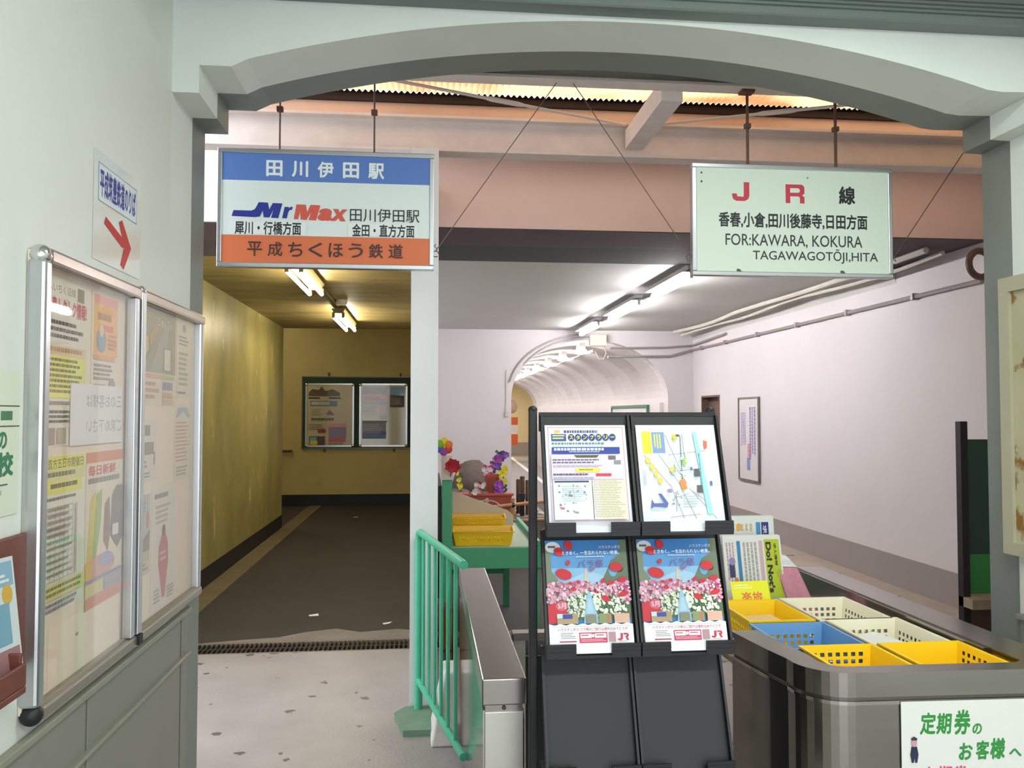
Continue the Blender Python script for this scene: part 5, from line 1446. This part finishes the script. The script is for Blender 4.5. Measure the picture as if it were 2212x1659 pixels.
# ================================================================== SMALL GARDEN BY THE BACK WALL
STONE = mat('garden_stone', '#8a8078', 0.85, var=0.2, scale=8, bump=0.4, bscale=30)
gd = thing('garden_bed', 'raised stone-edged garden bed before the white back wall', 'garden bed', (0.7, 9.6, 0))
obj('kerb', MB().box(0.10, 1.30, 8.75, 10.6, 0, 0.42), STONE, gd, bevel=0.01)
o = obj('pebbles', (lambda m: ([m.ell((0.14 + random.Random(i).random() * 1.12, 8.8 + random.Random(i + 999).random() * 1.7, 0.43), (0.022 + 0.02 * random.Random(i + 5).random(), 0.025, 0.018), 6, 4) for i in range(260)], m)[1])(MB()),
        mat('white_pebbles', '#cfc6bc', 0.8, var=0.2, scale=20), gd, smooth=True)
o['kind'] = 'stuff'
def lump(name, label, cat, c, r, m, seed, jit=0.25, nu=14, nv=9):
    mb = MB().ell(c, r, nu, nv, jit=jit, seed=seed)
    return tag(obj(name, mb, m, smooth=True), label, cat)
ROCK = mat('dark_rock', '#6d625a', 0.85, var=0.3, scale=9, bump=0.5, bscale=22)
lump('garden_rock', 'large rounded grey rock in the garden bed', 'rock', (0.52, 9.55, 0.66), (0.24, 0.2, 0.32), ROCK, 7, 0.16)
lump('garden_rock', 'low flat dark rock beneath the rounded one', 'rock', (0.36, 9.25, 0.52), (0.18, 0.16, 0.16), ROCK, 12, 0.2)
TERRA = mat('terracotta_plastic', '#a8503f', 0.55, var=0.1, scale=10)
pl = thing('planter_trough', 'terracotta flower trough with arched ornament', 'planter', (0.63, 8.9, 0.42))
obj('trough', MB().hexa([(0.40, 8.84, 0.42), (0.88, 8.84, 0.42), (0.88, 9.0, 0.42), (0.40, 9.0, 0.42)], [(0.37, 8.82, 0.635), (0.90, 8.82, 0.635), (0.90, 9.02, 0.635), (0.37, 9.02, 0.635)]), TERRA, pl)
obj('rim', MB().box(0.35, 0.92, 8.805, 9.035, 0.635, 0.662), TERRA, pl, bevel=0.006)
obj('arch_ornament', MB().tube([(0.635 + 0.15 * math.cos(a), 8.826, 0.50 + 0.09 * math.sin(a)) for a in [i * math.pi / 12 for i in range(13)]], 0.008, 6).ell((0.635, 8.826, 0.585), (0.025, 0.015, 0.03)), mat('pale_ornament', '#c9b7a2', 0.6), pl, smooth=True)
LEAF = mat('artificial_leaf', '#4d6a3a', 0.6, var=0.3, scale=30)
def flower_mesh(mb, c, r, seed, n=6):
    rnd = random.Random(seed)
    c = Vector(c)
    a0 = rnd.random() * 6
    for k in range(n):
        a = a0 + 2 * math.pi * k / n
        d = Vector((math.cos(a), -0.35 + rnd.uniform(-0.2, 0.2), math.sin(a)))
        s_ = Vector((-math.sin(a), 0, math.cos(a))) * r * 0.42
        p0, p1, p2 = c, c + d * r * 0.6, c + d * r
        b = len(mb.v)
        mb.v += [tuple(p0), tuple(p1 + s_), tuple(p2), tuple(p1 - s_)]
        mb.f.append((b, b + 1, b + 2, b + 3)); mb.m.append(0)
def bunch(label, base, tip, cols, n, spread, r, seed):
    t = thing('flower_spray', label, 'flowers', base, 'artificial flowers in the garden')
    rnd = random.Random(seed)
    B_, T_ = Vector(base), Vector(tip)
    obj('stem', MB().tube([B_, B_.lerp(T_, 0.5) + Vector((0.01, 0, 0)), T_], 0.006, 5), LEAF, t)
    for ci, c in enumerate(cols):
        mb = MB()
        for k in range(n // len(cols)):
            u = rnd.uniform(0.3, 1)
            p = B_.lerp(T_, u) + Vector((rnd.uniform(-spread, spread), rnd.uniform(-spread, 0), rnd.uniform(-spread, spread)))
            flower_mesh(mb, p, r * rnd.uniform(0.6, 0.95), seed + ci * 50 + k)
        obj('blossoms', mb, ink(c), t)
    mb = MB()
    for k in range(8):
        p = B_.lerp(T_, rnd.uniform(0.1, 1)) + Vector((rnd.uniform(-spread, spread), 0.02, rnd.uniform(-spread, spread)))
        flower_mesh(mb, p, r * 1.1, seed + 400 + k, 2)
    obj('leaves', mb, LEAF, t)
    return t
pt = tag(obj('flower_pot', MB().lathe((0.70, 8.93, 0.662), [(0.05, 0), (0.085, 0.17), (0.095, 0.17), (0.095, 0.20)], 18), TERRA, smooth=True), 'terracotta pot standing on the flower trough', 'pot')
bunch('tall spray of purple orchids leaning from the pot', (0.68, 8.92, 0.862), (0.82, 8.92, 1.08), ('#6d4aa0', '#8a5fb8', '#a5489a'), 18, 0.04, 0.045, 1)
bunch('bright yellow blossom spray right of the orchids', (0.80, 8.86, 0.664), (0.81, 8.86, 0.94), ('#e8dc2c', '#f0e24a'), 20, 0.03, 0.034, 2)
bunch('magenta blossom cluster low beside the pot', (0.77, 8.83, 0.664), (0.75, 8.82, 0.77), ('#9a4ab8', '#b45fc6'), 14, 0.03, 0.04, 3)
bunch('pink and white orchids left of the tall spray', (0.63, 8.9, 0.862), (0.67, 8.9, 0.93), ('#d8a6b4', '#c24a86', '#e6dcdc'), 15, 0.04, 0.04, 4)
bunch('white and pink roses on the trough rim', (0.50, 8.85, 0.664), (0.57, 8.85, 0.72), ('#e6e0dc', '#e3b8b4', '#e6dcdc'), 18, 0.045, 0.036, 5)
bunch('small red rose above the white roses', (0.56, 8.84, 0.664), (0.56, 8.84, 0.785), ('#c01f38',), 6, 0.012, 0.035, 6)
bunch('yellow blossom sprig before the rounded rock', (0.38, 9.1, 0.62), (0.35, 9.1, 0.86), ('#e8dc3a',), 12, 0.02, 0.03, 7)
BAMBOO = mat('bamboo', '#c08f63', 0.5, var=0.15, scale=20)
bf = thing('bamboo_fence', 'low bamboo fence rail tied with black cord', 'fence', (1.0, 8.7, 0))
obj('rail', MB().tube([(0.66, 8.70, 0.53), (1.35, 8.70, 0.60)], 0.018, 10), BAMBOO, bf, smooth=True)
obj('rail', MB().tube([(0.86, 8.71, 0.385), (1.40, 8.71, 0.40)], 0.016, 10), BAMBOO, bf, smooth=True)
for x in (0.90, 1.32):
    obj('post', MB().tube([(x, 8.73, 0.0), (x, 8.73, 0.62)], 0.022, 10), BAMBOO, bf, smooth=True)
    obj('cord', MB().tube([(x - 0.012, 8.705, 0.548 + (x - 0.9) * 0.1), (x + 0.016, 8.705, 0.552 + (x - 0.9) * 0.1)], 0.026, 8), BLACK_BASE, bf, smooth=True)
LOG = mat('dark_log', '#5f4433', 0.8, var=0.35, scale=25)
for k, (x, y, z1) in enumerate(((0.985, 8.95, 0.80), (1.03, 8.97, 0.83), (1.085, 8.95, 0.79), (1.16, 9.0, 0.70))):
    tag(obj('garden_log', MB().lathe((x, y, 0.42), [(0.024, 0), (0.026, z1 - 0.43), (0.022, z1 - 0.42)], 10), LOG, smooth=True),
        ('leftmost', 'tallest', 'third from left', 'rightmost, short')[k] + ' upright dark log by the bamboo fence', 'log', 'upright garden logs')
tag(obj('garden_lantern', MB().box(0.975, 1.04, 8.80, 8.87, 0.60, 0.66).box(0.985, 1.03, 8.81, 8.86, 0.42, 0.60), BLACK_BASE), 'small black box on a stake by the logs', 'box')
# pinwheel and red flower by the post
pw = thing('pinwheel', 'rainbow paper pinwheel beside the white post', 'pinwheel', (0.125, 5.5, 1.0))
obj('stick', MB().tube([(0.11, 5.56, 1.07), (0.115, 5.56, 1.285)], 0.004, 6), FIX, pw)
for k, c in enumerate(('#e8862c', '#e8d42c', '#8fc43a', '#2f6fc0', '#a04ab0', '#d8352c')):
    a = math.radians(25 + 60 * k)
    cx, cz = 0.115 + 0.034 * math.cos(a), 1.285 + 0.034 * math.sin(a)
    obj('vane', MB().ell((cx, 5.545 + 0.004 * (k % 2), cz), (0.027, 0.008, 0.027), 12, 6), ink(c), pw, smooth=True)
obj('hub', MB().ell((0.115, 5.53, 1.285), (0.012, 0.008, 0.012)), ink('#c9b02c'), pw, smooth=True)
rf = thing('red_flower', 'red artificial flower tied on the table post', 'flower', (0.16, 5.45, 1.07))
mb = MB()
for k in range(4):
    flower_mesh(mb, (0.165 + 0.014 * math.cos(k * 1.6), 5.47 - 0.008 * k, 1.16 + 0.014 * math.sin(k * 1.6)), 0.048 - 0.005 * k, k, 6)
obj('petals', mb, mat('red_petal', '#b01c30', 0.6), rf, solid=0.002)
obj('stem', MB().tube([(0.15, 5.49, 1.05), (0.165, 5.48, 1.16)], 0.004, 5), LEAF, rf)
